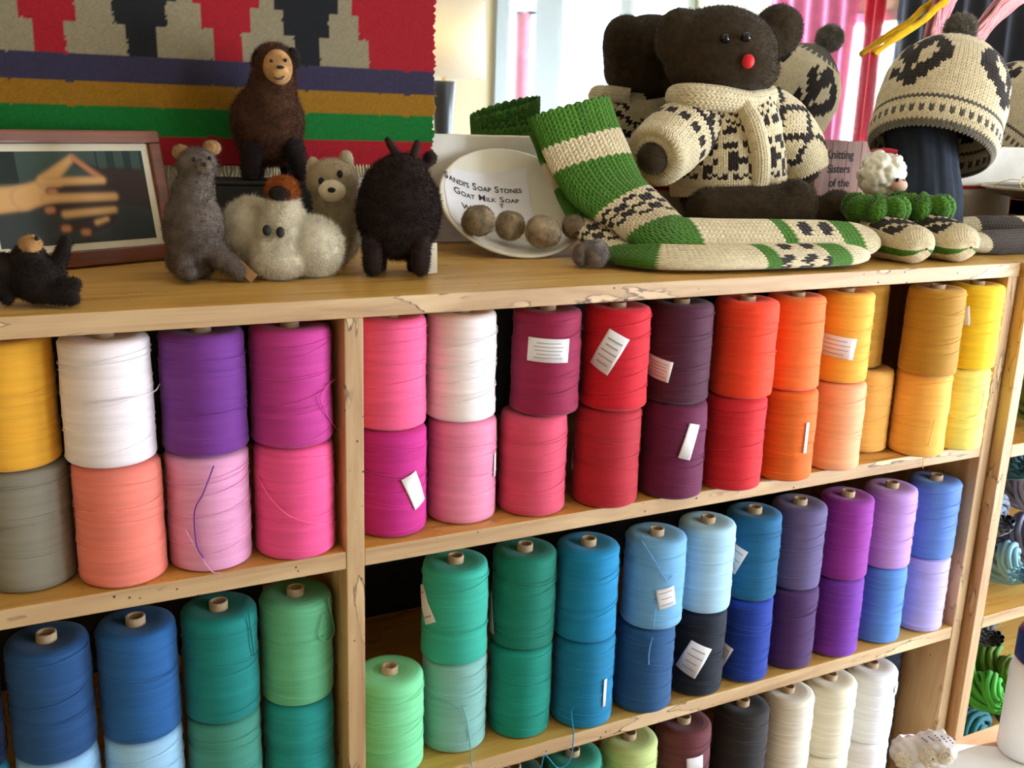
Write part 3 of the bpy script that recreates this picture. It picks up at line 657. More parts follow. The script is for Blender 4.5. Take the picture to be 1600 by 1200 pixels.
# oatmeal llama behind
P = np.array([hy(520, 300, .255)[0], .255, .0005]); s = depth(P)/F; o = root('felt_llama', P, 'oatmeal felt llama with upright ears peering out between the white alpaca and the black goat', 'felt animal', grp, facing(P))
L, s = local_px(P)
b = blob('body', [S_(L,s,526,360,6,36,38,55), C_(L,s,(526,350,0),(522,295,-8),33,31), S_(L,s,520,282,-10,38,32,32)], beige_w, o, .0024, 4); fur(b, 9000, .006, beige_w)
for x, y, sg in ((490,263,-1), (541,252,1)): q_ = blob('ear', [S_(L,s,x,y,-6,11,7,17)], beige_w, o, .0014, 3); fur(q_, 400, .003, beige_w)
m_ = blob('muzzle', [S_(L,s,519,298,-40,20,15,17)], felt('cream_felt', (226,212,184), .1), o, .0014, 3); fur(m_, 500, .003, white_w)
ball('nose', L, s, 518, 297, -55, 5, M['black'], o, (6,3,4)); ball('eye', L, s, 502, 283, -38, 5, M['black'], o, (4.5,4,6)); ball('eye', L, s, 531, 272, -40, 5, M['black'], o, (4.5,4,6))
# black goat
o, L, s = animal('felt_goat', 622, 431, 'round black felt goat with two horns standing beside the white bowl', 'felt animal', grp)
blk_w = felt('black_brown_wool', (46,34,30))
b = blob('body', [S_(L,s,623,330,16,64,62,74), S_(L,s,622,300,-4,54,46,52), S_(L,s,628,268,-12,36,30,26)], blk_w, o, .0027, 4); fur(b, 16000, .008, blk_w)
for x, d in ((582,-16), (657,-16), (590,44), (650,44)): g_ = blob('leg', [C_(L,s,(x,380,d),(x,418,d),17,14)], blk_w, o, .0024, 3); fur(g_, 900, .005, blk_w)
for a, c, e in (((623,252),(616,236),(606,219)), ((644,252),(648,238),(652,223))):
    V, T = tube(spline([L(*a,-14), L(*c,-12), L(*e,-10)], 8), np.linspace(8,4,8)*s, 10); q_ = blob('horn', [C_(L,s,(*a,-14),(*c,-12),8,6.5), C_(L,s,(*c,-12),(*e,-10),6.5,5)], blk_w, o, .0014, 2); fur(q_, 300, .002, blk_w)
q_ = blob('tail', [S_(L,s,672,247,18,11,11,11), C_(L,s,(660,262,16),(670,250,18),9,9)], blk_w, o, .0014, 2); fur(q_, 400, .003, blk_w)
bm = bmesh.new(); box_bm(bm, (-.007,-.0004,0), (.008,.0004,.044)); tg = obj('hang_tag', bm_mesh('hang_tag', bm), M['cream_paper'], o, L(675, 427, 6)); tg.rotation_euler = (.15, -.08, .3)
# ================================================================== white bowl with soap stones
bc_ = np.array([.385, .352, .080]); hcam = np.array([CAM[0]-bc_[0], CAM[1]-bc_[1], 0]); hcam /= np.linalg.norm(hcam)
til = math.radians(39); nrm = hcam*math.sin(til)+np.array([0,0,1])*math.cos(til)+RT*.20; nrm /= np.linalg.norm(nrm)
rgt = np.cross([0,0,1], nrm); rgt /= np.linalg.norm(rgt); rgt = rgt if rgt@RT > 0 else -rgt; upv = np.cross(nrm, rgt)
prof = [(0,-.036), (.045,-.036), (.075,-.030), (.105,-.015), (.124,.0), (.127,.002), (.127,.0045), (.123,.005), (.104,-.009), (.075,-.0235), (.045,-.030), (0,-.031)]
inner = sorted((r_, z_) for r_, z_ in prof[7:]); hin = lambda x, y: float(np.interp(math.hypot(x, y), [a for a, b in inner], [b for a, b in inner]))
V, T = lathe(prof, 72); Vf, Tf = lathe([(.040,-.0361), (.044,-.041), (.047,-.041), (.050,-.0361)], 48)
for Q in (V, Vf): bc_[2] = max(bc_[2], -(Q @ np.stack([rgt, upv, nrm]))[:,2].min()+.0008)
RB = Matrix([[rgt[i], upv[i], nrm[i]] for i in range(3)])
def tilted(name, c, label, cat, group=None):
    o = root(name, c, label, cat, group); o.rotation_euler = RB.to_euler(); return o
bw = tilted('bowl', bc_, 'shallow white glazed bowl tipped up against the mirror holding felted soaps', 'bowl')
obj('bowl_wall', quick_mesh('bowl_wall', V, T), M['ceramic'], bw); obj('foot_ring', quick_mesh('foot_ring', Vf, Tf), M['ceramic'], bw)
def in_bowl(x, y, lift=0):                      # pixel -> point inside the bowl, on its inner surface plus lift
    d = ray(x, y); off = -.02
    for _ in range(12):
        c0 = bc_+nrm*off; k = ((c0-CAM)@nrm)/(d@nrm); q = CAM+d*k-bc_; off = hin(q@rgt, q@upv)+lift
    return (float(q@rgt), float(q@upv), off)
pp = tilted('paper_sign', bc_, 'white paper sign for goat milk soap lying in the bowl', 'sign')
c4 = [np.array(in_bowl(*p_)[:2]) for p_ in ((690,262), (822,262), (838,352), (706,350))]
nq = 16; V = []
for j in range(nq+1):
    for i in range(nq+1):
        a, b = i/nq, j/nq; q = (c4[0]*(1-a)+c4[1]*a)*(1-b)+(c4[3]*(1-a)+c4[2]*a)*b; rr = math.hypot(*q); q = q*min(1, .119/rr); V.append((q[0], q[1], hin(*q)+.0014))
T = np.array([[j*(nq+1)+i, (j+1)*(nq+1)+i, (j+1)*(nq+1)+i+1, j*(nq+1)+i+1] for j in range(nq) for i in range(nq)])
obj('sheet', quick_mesh('sheet', np.array(V), T), M['paper'], pp)
def sc_text(px0, py0, words, big, small, ang):
    x, y, _ = in_bowl(px0, py0); ca, sa = math.cos(ang), math.sin(ang)
    for w in words:
        for body, sz in ((w[0], big), (w[1:], small)):
            if not body: continue
            tt = text_mesh('lettering', body, sz, M['ink'], pp, (0,0,0), (0,0,0), .00018); wd = max(v.co.x for v in tt.data.vertices)+sz*.09
            for v in tt.data.vertices:
                X, Y = x+v.co.x*ca-v.co.y*sa, y+v.co.x*sa+v.co.y*ca; v.co = (X, Y, hin(X, Y)+.0021+v.co.z)
            x += wd*ca; y += wd*sa
        x += big*.3*ca; y += big*.3*sa
sc_text(694, 277, ["SANDI'S", 'SOAP', 'STONES'], .0175, .0125, -.03); sc_text(709, 301, ['GOAT', 'MILK', 'SOAP'], .0175, .0125, -.05); sc_text(722, 326, ['W'], .0175, .0125, -.05); sc_text(781, 326, ['T'], .0135, .0135, -.05)
stone_cols = [((150,132,106), 'brownish grey'), ((156,136,106), 'tan grey'), ((168,150,122), 'pale grey'), ((138,120,96), 'dark grey')]
for q, (x, y, r_) in enumerate([(748,345,.0268), (797,353,.0255), (848,362,.0290), (897,354,.0205)]):
    lx = in_bowl(x, y, r_+.0078); c = bc_+rgt*lx[0]+upv*lx[1]+nrm*lx[2]
    o = root('felted_soap', c, f'{stone_cols[q][1]} felted soap stone in the white bowl', 'felted soap', 'felted soap stones', q*1.3)
    mt = felt('soap_felt', stone_cols[q][0], .4)
    b = blob('stone', [('s', (0,0,0), (r_*1.0,r_*.95,r_*.9)), ('s', (r_*.22,r_*.1,.002), (r_*.72,r_*.8,r_*.85)), ('s', (-r_*.42,r_*.1,-r_*.1), (r_*.60,r_*.7,r_*.70)), ('s', (r_*.1,-r_*.35,r_*.25), (r_*.5,r_*.55,r_*.6))], mt, o, .0025, 4, None); fur(b, 2500, .0035, mt, ground=None)
P = hz(922, 419); s = depth(P)/F; o = root('felted_soap', P, 'grey felted soap with dark folds lying on the wood in front of the bowl', 'felted soap', 'felted soap stones', facing(P)); L, s = local_px(P); mt = felt('soap_felt', (136,126,122), .5)
b = blob('stone', [S_(L,s,932,396,0,20,20,21), S_(L,s,908,398,2,12,18,18), S_(L,s,920,395,4,18,18,19)], mt, o, .002, 2); fur(b, 3000, .004, mt)
# ================================================================== knitted things
CR, DK, GRN, GY, BR = (np.array(lin(c)) for c in ((228,210,172), (50,40,35), (74,124,30), (112,104,90), (72,60,52)))
def knit_obj(name, parent, surf, nu, nv, colour, **k):
    V, T, C = knit(surf, nu, nv, colour, **k); return obj(name, quick_mesh(name, V, T, C), M['wool'], parent)
def caps(path, r):                                   # stop a swept tube from ending in a hole
    return list(r)
def at(x, yv, z): P = hy(x, 400, yv); return np.array([P[0], yv, z])
def sock_colour(u, v):
    k = int(u*28)
    if v < .075: return GRN*(.85 if k % 4 == 0 else 1)
    if v < .150: return CR
    if v < .275: return GRN
    if v < .375:
        w = (v-.275)/.10; return DK if ((k//2+int(w*5)) % 2 == 0 and .12 < w < .9) else CR
    if v < .395: return CR
    if v < .505: return GRN
    if v < .705: return CR
    if v < .740: return GRN
    if v < .865:
        w = (v-.740)/.125; return DK if (math.sin(k*1.05)+math.sin(w*14+k*.5) > .55) else CR
    if v < .925: return GRN
    return CR
s = .0011
def sock(name, path, ra, rb, label, nv, up=(-.25,-.5,.83)):
    P0 = path[3].copy(); P0[2] = 0; r = root(name, P0, label, 'sock', 'long green and cream knitted socks')
    surf = tube_surface([p-P0 for p in path], ra, rb, up, 90); knit_obj('knitted_tube', r, surf, 28, nv, sock_colour); return r
sock('knitted_sock', [hy(890,168,.364), hy(912,225,.336), hy(945,290,.282), at(987,.222,.076), at(1040,.140,.047), at(1110,.118,.043), at(1200,.102,.042), at(1290,.090,.041), at(1340,.082,.040), at(1361,.078,.039), at(1369,.077,.039)],
     [.078,.076,.072,.062,.050,.046,.046,.044,.038,.022,.003], [.015,.015,.016,.017,.0155,.0145,.0145,.0145,.0145,.011,.002], 'green, cream and brown knitted sock leaning on the mirror, foot on top of its mate', 88)
sock('knitted_sock', [hy(866,200,.394), hy(888,250,.366), hy(920,310,.312), at(958,.190,.024), at(1015,.105,.0215), at(1100,.066,.0215), at(1190,.052,.0215), at(1280,.044,.0215), at(1325,.040,.0215), at(1347,.037,.0215), at(1354,.036,.0215)],
     [.060,.060,.056,.044,.040,.038,.038,.036,.031,.019,.003], [.010,.010,.010,.0115,.0130,.0130,.0130,.0130,.0125,.009,.002], 'green, cream and brown knitted sock lying along the front edge underneath its mate', 88, (-.1,-.2,.97))
# ---------------------------------------------------------------- bear
P = np.array([hy(1140, 250, .362)[0], .362, .0006])
br = root('teddy_bear', P, 'dark brown plush bear in a patterned cream cardigan sitting against the mirror', 'teddy bear', rz=facing(P)); L0, s = local_px(P); L = lambda x, y, d=0: L0(x, y, d+.55*(x-1140))      # he sits squarer to the mirror than to the camera
plush = plain('dark_brown_plush', (58,46,31), .95, 0, .1, .3, 90, .5, .08)
b = blob('body', [S_(L,s,1124,84,0,86,78,68), S_(L,s,1128,108,-6,84,74,46), S_(L,s,1160,104,-52,48,42,36),
    C_(L,s,(1062,66,8),(1062,52,8),37,36), C_(L,s,(1090,85,10),(1064,66,8),30,34), C_(L,s,(1214,50,14),(1216,46,14),38,37), C_(L,s,(1180,70,10),(1212,52,14),30,34),
    S_(L,s,1138,245,4,74,62,92), S_(L,s,1140,300,8,76,64,62), C_(L,s,(1092,186,0),(1020,247,-68),34,23), C_(L,s,(1194,192,0),(1254,262,-22),34,26),
    C_(L,s,(1108,332,-62),(1222,328,-100),37,38), S_(L,s,1240,322,-112,36,30,40), C_(L,s,(1190,335,-30),(1296,342,-86),32,31), S_(L,s,1306,334,-96,32,28,36)], plush, br, .0045, 5)
fur(b, 26000, .006, plush, .0006, .6)
ball('nose', L, s, 1169, 96, -98, 9, M['red_bead'], br, (9,7,10))
for x, y, d in ((1133,60,-80), (1166,58,-98)): e_ = ball('eye', L, s, x, y, d, 7, M['eye'], br)
sw = br
def body_col(u, v):
    k = int(u*72); back = .04 < u < .46
    if v < .20: return CR
    if v < .235: return DK if k % 3 else CR
    if v < .27: return DK if k % 2 else CR
    if v < .50:
        if back: return CR
        w = (v-.27)/.23; m_ = k % 9
        return DK if (m_ < 2 and .1 < w < .9) or (m_ in (4,5) and (w < .35 or w > .7)) or (m_ in (2,3,6) and .38 < w < .62) else CR
    if v < .55: return DK if k % 4 else CR
    if v < .66: return CR
    if v < .70: return CR if back else (DK if k % 4 else CR)
    if v < .86: return CR if back else (DK if (k*3+int(v*40)*2) % 7 < 2 else CR)
    return CR
surf = tube_surface([L(1136,306,6), L(1137,284,6), L(1138,245,3), L(1136,200,0), L(1128,160,-2), L(1126,146,-2)], [86*s,88*s,84*s,80*s,70*s,60*s], [74*s,76*s,73*s,68*s,60*s,52*s], (0,-1,0), 60)
sw = knit_obj('knitted_cardigan', br, surf, 72, 34, body_col); sw['label'] = 'cream and dark brown patterned knitted cardigan'
def sl_col(u, v):
    k = int(u*40)
    if v > .58: return CR
    if v > .52: return DK if k % 3 else CR
    if v > .42: return CR
    if v > .36: return DK
    if v > .16: return DK if (k+int(v*44)) % 5 < 2 else CR
    return CR
def sl2_col(u, v):
    k = int(u*40)
    if v > .84: return CR
    return DK if ((k+int(v*26)) % 10 < 2 or (k-int(v*26)) % 11 < 2) else CR
surf = tube_surface([L(1108,168,4), L(1078,198,-18), L(1045,226,-40), L(1024,244,-62), L(1020,247,-66)], [42*s,47*s,48*s,44*s,24*s], [42*s,47*s,48*s,44*s,24*s], (0,0,1), 40); knit_obj('sleeve', sw, surf, 40, 22, sl_col)
surf = tube_surface([L(1184,170,4), L(1216,200,-8), L(1244,236,-18), L(1260,272,-26)], [42*s,48*s,44*s,34*s], [42*s,48*s,46*s,36*s], (0,-1,0), 40); knit_obj('sleeve', sw, surf, 40, 22, sl2_col)
surf = tube_surface([L(1060,150,24), L(1058,150,-14), L(1082,150,-52), L(1125,154,-68), L(1170,160,-62), L(1200,152,-30), L(1200,146,20)], [12*s,15*s,16*s,16*s,15*s,14*s,12*s], [12*s,15*s,16*s,16*s,15*s,14*s,12*s], (0,0,1), 60); knit_obj('collar', sw, surf, 12, 46, lambda u, v: CR)
surf = tube_surface([L0(1160,160,-64), L0(1178,195,-70), L0(1188,240,-64), L0(1188,275,-62), L0(1184,300,-62)], [11*s,13*s,13*s,13*s,12*s], [8*s,8*s,8*s,8*s,7*s], (0,-1,0), 40); knit_obj('button_band', sw, surf, 10, 30, lambda u, v: CR)
# ---------------------------------------------------------------- little wooden sign
sg = root('wooden_sign', (1.212, .437, .0006), 'small pinkish wooden sign lettered Knitting Sisters behind the plush bear', 'sign')
for i in range(4): box('plank', (-.081+i*.041, 0, 0), (-.081+(i+1)*.041-.0008, .014, .193), M['plank'], sg, .001)
for q, tx in enumerate(('Knitting', 'Sisters', 'of the')):
    text_mesh('lettering', tx, .0245, M['ink'], sg, (-.058+.008*q, -.0006, .157-.029*q), bold=.0004)
# ---------------------------------------------------------------- hats on dark stands
HB = ["....####......", "...######..#..", "..########.##.", ".###.####.###.", "####..#######.", "###....#####..", "####...####...", ".####..###..#.", "..#####.##.##.", "...##########.", "....#######...", "......###....."]
def hat_col(u, v):
    if v < .05: return GY
    if v < .10: return CR*.9
    if v < .13: return GY*.7 if int(u*84) % 2 else CR
    if v < .19: return CR
    if v < .215: return GY*.8
    if v < .25: return CR
    if v > .80: return GY*.8
    if v > .76: return GY*.8 if int(u*84) % 3 else CR
    w = (v-.28)/.44; q = ((u-.575) % .25)/.18
    if 0 <= w < 1 and q < 1:
        r_ = HB[11-int(w*12)]; return DK*.95 if r_[int(q*14) if int((u-.575)*4+8) % 2 else 13-int(q*14)] == '#' else CR
    return CR
def make_hat(P, label, slabel):
    s = depth(P)/F if P[0] < 1.6 else .0013; s = .0013
    o = root('knitted_hat', P, label, 'knitted hat', 'patterned knitted hats', facing(np.array([1.2,.24,0])))
    ax = np.array([.10, .50, .86]); ax /= np.linalg.norm(ax); rim = np.array([0, 0, .178]); Ln = 196*s
    vs = [0,.06,.2,.4,.6,.75,.86,.94,1]; rs = [84,88,90,92,88,76,56,32,5]
    pth = [rim+ax*Ln*v for v in vs]; surf0 = tube_surface(pth, [r_*s for r_ in rs], [r_*s*.92 for r_ in rs], (0,-1,.3), 70)
    def surf(u, v):
        p = surf0(u, v); return p+ax*(.0045*np.exp(-((v-.215)/.03)**2))[:,None]*0+(p-(rim+ax*Ln*.3))*(.035*np.exp(-((v-.10)/.07)**2))[:,None]
    knit_obj('hat_crown', o, surf, 84, 44, hat_col)
    pc = rim+ax*(Ln+.022); pm = blob('pompom', [('s', tuple(pc), (.027,.027,.026))], felt('grey_wool', (124,116,104)), o, .003, 2, None); fur(pm, 3500, .010, felt('grey_wool_tips', (132,124,110)), .0012, .8)
    st = root('hat_stand', P, slabel, 'stand', 'dark cloth hat stands'); n = 40; prof = []
    V, T = lathe([(0,.0), (.078,.0), (.076,.03), (.070,.10), (.064,.16), (.066,.20), (.064,.235), (.050,.262), (0,.275)], 72); a = np.arctan2(V[:,1], V[:,0]); rr = np.hypot(V[:,0], V[:,1]); k = 1+.035*np.sin(a*11+V[:,2]*12)+.02*np.sin(a*23); V[:,0] *= k; V[:,1] *= k; V[:,1] += .34*np.maximum(0, V[:,2]-.12)
    V[:,0] += .06*np.maximum(0, V[:,2]-.12)
    obj('cloth_cover', quick_mesh('cloth_cover', V, T), M['navy_fabric'], st); V, T = lathe([(0,.0), (.082,.0), (.082,.010), (.078,.012), (.0,.012)], 48); obj('stand_base', quick_mesh('stand_base', V, T), M['black'], st)
    return o
hx = hy(1452, 240, .235)[0]
make_hat(np.array([hx, .235, .0006]), 'cream knitted hat with brown bird motifs and grey pompom beside the booties', 'dark navy cloth stand under the hat beside the booties')
make_hat(np.array([hx+.76, .245, .0006]), 'cream and brown patterned knitted hat on the neighbouring bookcase, seen in the mirror', 'dark navy cloth stand on the neighbouring bookcase beyond the grey tray')
# ---------------------------------------------------------------- little white lamb
P = np.array([hy(1378, 270, .225)[0], .225, .0006]); L, s = local_px(P); o = root('lamb_figurine', P, 'small white curly lamb figurine with a red band standing behind the booties', 'figurine', rz=facing(P))
cream_curl = felt('curly_white_wool', (236,228,210), .06); g = np.random.default_rng(5); pts = [S_(L,s,1378,272,0,31,30,32), S_(L,s,1376,345,4,32,30,48)]
for q in range(150):
    d = g.normal(size=3); d /= np.linalg.norm(d); pts.append(('s', tuple(np.array(L(1378,272,0))+d*np.array([31,30,32])*s), (7*s,)*3))
blob('woolly_body', pts, cream_curl, o, .0021, 2)
blob('face', [S_(L,s,1404,290,-22,13,13,11)], felt('pink_felt', (226,178,156), .08), o, .0018, 2); ball('eye', L, s, 1402, 281, -32, 3, M['eye'], o); ball('eye', L, s, 1411, 283, -26, 3, M['eye'], o)
V, T = tube([L(1362+4*i, 242-3.2*math.sin(i/10*math.pi)-4, -6) for i in range(11)], 3.5*s, 8); obj('red_band', quick_mesh('red_band', V, T), M['red_line'], o)
# ---------------------------------------------------------------- baby booties
def bootie(P, x0, by, label):
    s = depth(P)/F; o = root('baby_bootie', P, label, 'bootie', 'cream and green baby booties', facing(P)); L = lambda x, y, d=0: ((x+x0)*s, d*s, (by-y)*s)
    def col(u, v):
        k = int(u*30); top = .10 < u < .40 or .60 < u < .90
        sd = math.sin(-u*2*math.pi)
        if -.62 < sd < -.30 and v > .35: return GRN
        if sd > .35 and .22 < v < .68: return DK if (k+int(v*20)) % 4 else CR
        return CR
    surf = tube_surface([L(-52,by-37,52), L(-44,by-36,44), L(-22,by-35,24), L(6,by-31,-2), L(28,by-28,-22), L(38,by-26,-31), L(41,by-25,-34)], [8*s,26*s,34*s,36*s,33*s,20*s,4*s], [8*s,28*s,34*s,30*s,26*s,16*s,3*s], (0,0,1), 50)
    knit_obj('foot', o, surf, 30, 26, col)
    ring = lambda u, v: None
    def ruff(u, v):
        a = v*2*math.pi; R_ = (25+5*np.sin(a*7))*s; c = np.array(L(-40,by-74,40)); t_ = u*2*math.pi; rr = (13+2.5*np.sin(a*9+1))*s
        return np.stack([c[0]+(R_+rr*np.cos(t_))*np.cos(a)*1.15, c[1]+(R_+rr*np.cos(t_))*np.sin(a), c[2]+rr*np.sin(t_)*1.25+3*s*np.sin(a*5)], 1)
    knit_obj('ruffle_cuff', o, ruff, 10, 54, lambda u, v: GRN*(.8+.25*math.sin(v*60)), fat=1.25)
    surf = tube_surface([L(-40,by-38,40), L(-40,by-60,40), L(-40,by-80,40)], [24*s,22*s,22*s], [24*s,22*s,22*s], (0,-1,0), 12); knit_obj('ankle', o, surf, 22, 8, lambda u, v: CR)
bootie(np.array([.992, .074, .0008]), 0, 412, 'cream baby bootie with green ruffle lying against the sock toe')
bootie(np.array([1.094, .068, .0008]), 0, 412, 'cream baby bootie with green ruffle beside the dark brown socks')
# ---------------------------------------------------------------- dark brown socks at the corner
def dsock(path, ra, rb, bands, label):
    P0 = path[2].copy(); P0[2] = 0; o = root('knitted_sock', P0, label, 'sock', 'dark brown knitted socks'); surf = tube_surface([p-P0 for p in path], ra, rb, (0,-.2,1), 60)
    knit_obj('knitted_tube', o, surf, 26, 60, lambda u, v: CR*.85 if any(a < v < b for a, b in bands) else BR)
dsock([at(1478,.245,.030), at(1486,.240,.030), at(1530,.215,.030), at(1575,.195,.030), at(1640,.180,.030), at(1700,.175,.030)], [.003,.026,.034,.036,.036,.034], [.003,.020,.026,.026,.026,.024], [(0,.17), (.40,.52)], 'dark brown knitted sock with two cream bands lying behind its mate')
dsock([at(1502,.110,.022), at(1510,.108,.022), at(1545,.105,.022), at(1590,.104,.022), at(1650,.100,.022), at(1710,.098,.022)], [.003,.024,.032,.034,.034,.032], [.003,.014,.019,.0195,.0195,.018], [(0,.14)], 'dark brown knitted sock with a cream toe lying near the bookcase corner')
# ================================================================== neighbouring bookcase with hanks of yarn
X2 = 1.2255; Y2 = -.022
b2 = root('bookcase', (X2, 0, FL), 'neighbouring bookcase of the same spalted wood holding hanks of hand-dyed yarn', 'bookcase')
def b2part(name, a, b, mat, front): return box(name, (a[0], a[1], a[2]-FL), (b[0], b[1], b[2]-FL), mat, b2, .0018, front=front)
b2part('top_board', (0, Y2, -t), (1.40, DEP, 0), M['wood_x'], M['edge_x'])
for x in (0, 1.375): b2part('side_panel', (x, Y2+.001, FL), (x+t, DEP, -t), M['wood_z'], M['edge_z'])
for z in (-.338, -.690, -1.09): b2part('shelf', (t, Y2+.001, z-t), (1.375, DEP, z), M['wood_x'], M['edge_x'])
b2part('back_shade_panel', (t, DEP-.012, FL+.001), (1.375, DEP-.001, -t), M['shade_back'], None)  # same painted shade behind the hanks
def hank(P, ln, rad, col, label, yaw=0, pitch=0, seed=0):
    g = np.random.default_rng(seed); o = root('yarn_hank', P, label, 'yarn hank', 'twisted hanks of hand-dyed yarn', yaw); ps = []
    tt = np.linspace(0, 1, 26); ply = []
    for k in range(2):
        ps = []
        for j in range(16):
            a = 2*math.pi*1.35*tt+k*math.pi; ph = 2*math.pi*j/8+(.4 if j >= 8 else 0); R_ = rad*.46*np.sin(np.pi*(.08+.84*tt))**.5; r2 = rad*(.50 if j < 8 else .27)*np.sin(np.pi*(.10+.80*tt))**.45
            x = (tt-.5)*ln; b_ = a*.6+ph
            y = R_*np.cos(a)+r2*np.cos(b_); z = R_*np.sin(a)+r2*np.sin(b_)
            ps.append(tube(np.stack([x, y, z], 1)+g.normal(size=(26,3))*.0008, .0058, 6))
        ply.append(join(ps))
    zmin = min(p[0][:,2].min() for p in ply)
    cp, sp_ = math.cos(pitch), math.sin(pitch); zz = []
    for V, T in ply: V[:] = np.stack([V[:,0]*cp-V[:,2]*sp_, V[:,1], V[:,0]*sp_+V[:,2]*cp], 1); zz.append(V[:,2].min())
    for V, T in ply: V[:,2] -= min(zz)-.0008; obj('twisted_ply', quick_mesh('twisted_ply', V, T), yarn_mat(col), o)
    return o
hk = [((1.42,.12,-.690),.24,.050,(126,172,186),'pale aqua yarn hank on the neighbouring bookcase, below a slate hank',1.25),
      ((1.40,.14,-.585),.24,.050,(112,124,140),'slate grey yarn hank resting on a pale aqua hank',1.0), ((1.55,.12,-.690),.24,.055,(150,144,168),'lavender grey yarn hank behind the pale aqua hank',1.3),
      ((1.55,.13,-.575),.24,.052,(176,170,190),'pale lilac yarn hank on top of a lavender grey hank',1.2), ((1.46,.16,-.480),.24,.048,(44,92,104),'dark teal yarn hank under the shelf of the neighbouring bookcase',1.1),
      ((1.42,.10,-.338),.26,.055,(86,104,46),'olive green yarn hank lying directly under the neighbouring bookcase top',1.2), ((1.42,.12,-1.090),.26,.058,(16,96,104),'deep teal yarn hank on the bottom shelf of the neighbouring bookcase',1.0),
      ((1.58,.12,-1.090),.26,.055,(34,70,60),'dark forest green yarn hank at the bottom of the neighbouring bookcase',1.2), ((1.40,.10,-.970),.24,.046,(66,166,58),'bright green yarn hank lying over a deep teal hank',1.35),
      ((1.52,.13,-.975),.24,.046,(92,128,40),'moss green yarn hank lying next to the bright green hank',1.1), ((1.48,.17,-.870),.24,.046,(70,78,84),'charcoal yarn hank on top of the green hanks',1.0)]
for q, (P, ln, rad, c, lb, yw) in enumerate(hk): hank((P[0], P[1], P[2]+.0006), ln, rad, c, lb, yw, 0, q)
# ================================================================== tray, block and glasses beyond the hat
ty = .30; tx = hy(1660, 300, ty)[0]
for q, (dx, z0, w_) in enumerate(((-.03, .0006, .15), (.01, .0425, .13))):
    o = root('wood_block', (tx+dx, ty-.02, z0), ('wide' if q == 0 else 'narrow')+' brown wooden block stacked under the grey tray', 'block')
    box('block_body', (-w_, -.06, 0), (w_, .06, .041), M['wood_red'], o, .003)
    for k in (-1, 1): box('end_strip', (k*w_-.004*(k > 0), -.061, .004), (k*w_+.004*(k < 0), .061, .037), M['wood_z'], o, .001)
tr = root('tray', (tx, ty, .0845), 'round grey tray on wooden blocks with wire glasses lying on it', 'tray'); grey_tray = plain('grey_enamel', (92,90,84), .35, var=.08)
V, T = lathe([(0,0), (.12,0), (.150,.006), (.162,.018), (.166,.020), (.168,.017), (.160,.003), (.150,-.0005)][:6], 64); obj('tray_body', quick_mesh('tray_body', V, T), grey_tray, tr)
V, T = tube([(.165*math.cos(a), .165*math.sin(a), .0195) for a in np.linspace(0, 2*math.pi, 72, endpoint=False)], .0035, 8, True); obj('tray_rim', quick_mesh('tray_rim', V, T), plain('worn_tray_rim', (168,156,132), .4, var=.1), tr)
gp = np.array([hy(1592, 285, .22)[0], .22, .0]); gl = root('glasses', (gp[0], gp[1], .1065), 'thin gold wire-rimmed glasses lying on the grey tray', 'glasses', rz=-.5)
for k in (0, 1):
    c = np.array([.028+k*.062, 0, .018]); V, T = tube([(c[0]+.026*math.cos(a), 0, c[2]+.018*math.sin(a)) for a in np.linspace(0, 2*math.pi, 32, endpoint=False)], .0009, 6, True); obj('lens_rim', quick_mesh('lens_rim', V, T), M['gold_wire'], gl)
    V, T = tube([(.001+k*.115, 0, .022), (-.002+k*.122, .03, .022), (.0+k*.118, .09, .012), (.002+k*.114, .115, .001)], .0009, 6); obj('temple', quick_mesh('temple', V, T), M['gold_wire'], gl)
V, T = tube([(.053, 0, .020), (.059, -.001, .024), (.065, 0, .020)], .0009, 6); obj('bridge', quick_mesh('bridge', V, T), M['gold_wire'], gl)
# ================================================================== pink roving and yellow braid hanging from the mirror's top rail
def bundle(name, part, pts, n, r, spread, col, label, cat):
    P0 = np.array(pts[-1], float); o = root(name, P0, label, cat); g = np.random.default_rng(11)
    ps = [tube(spline([np.array(p)-P0+g.normal(size=3)*np.array([spread,.0012,spread*.5])*(1 if 0 < k else .6) for k, p in enumerate(pts)], 18), r*g.uniform(.6,1.2), 5) for q in range(n)]
    obj(part, quick_mesh(part, *join(ps)), felt(name+'_wool', col, .15), o, kind='stuff')
yp = .475
bundle('wool_roving', 'fibres', [(*hy(1560,-300,yp)[[0]], yp-.018, 1.075), tuple(hy(1550,-120,yp)), tuple(hy(1510,-40,yp)), tuple(hy(1478,10,yp)), tuple(hy(1464,62,yp))], 46, .0035, .012, (222,150,156), 'loose pink wool roving hanging from the mirror above the hat', 'wool roving')
bundle('wool_roving', 'fibres', [(*hy(1640,-300,yp)[[0]], yp-.018, 1.075), tuple(hy(1650,-120,yp)), tuple(hy(1615,-20,yp)), tuple(hy(1570,12,yp)), tuple(hy(1530,62,yp))], 40, .0035, .012, (226,160,160), 'longer pink and peach wool roving hanging beside the pink one', 'wool roving')
bundle('yellow_braid', 'cords', [(*hy(1500,-300,yp-.008)[[0]], yp-.020, 1.075), tuple(hy(1496,-60,yp-.008)), tuple(hy(1458,18,yp-.008)), tuple(hy(1412,51,yp-.008)), tuple(hy(1366,84,yp-.008))], 14, .0045, .0035, (214,160,24), 'yellow woollen braid hanging between the hat and the mirror', 'braid')
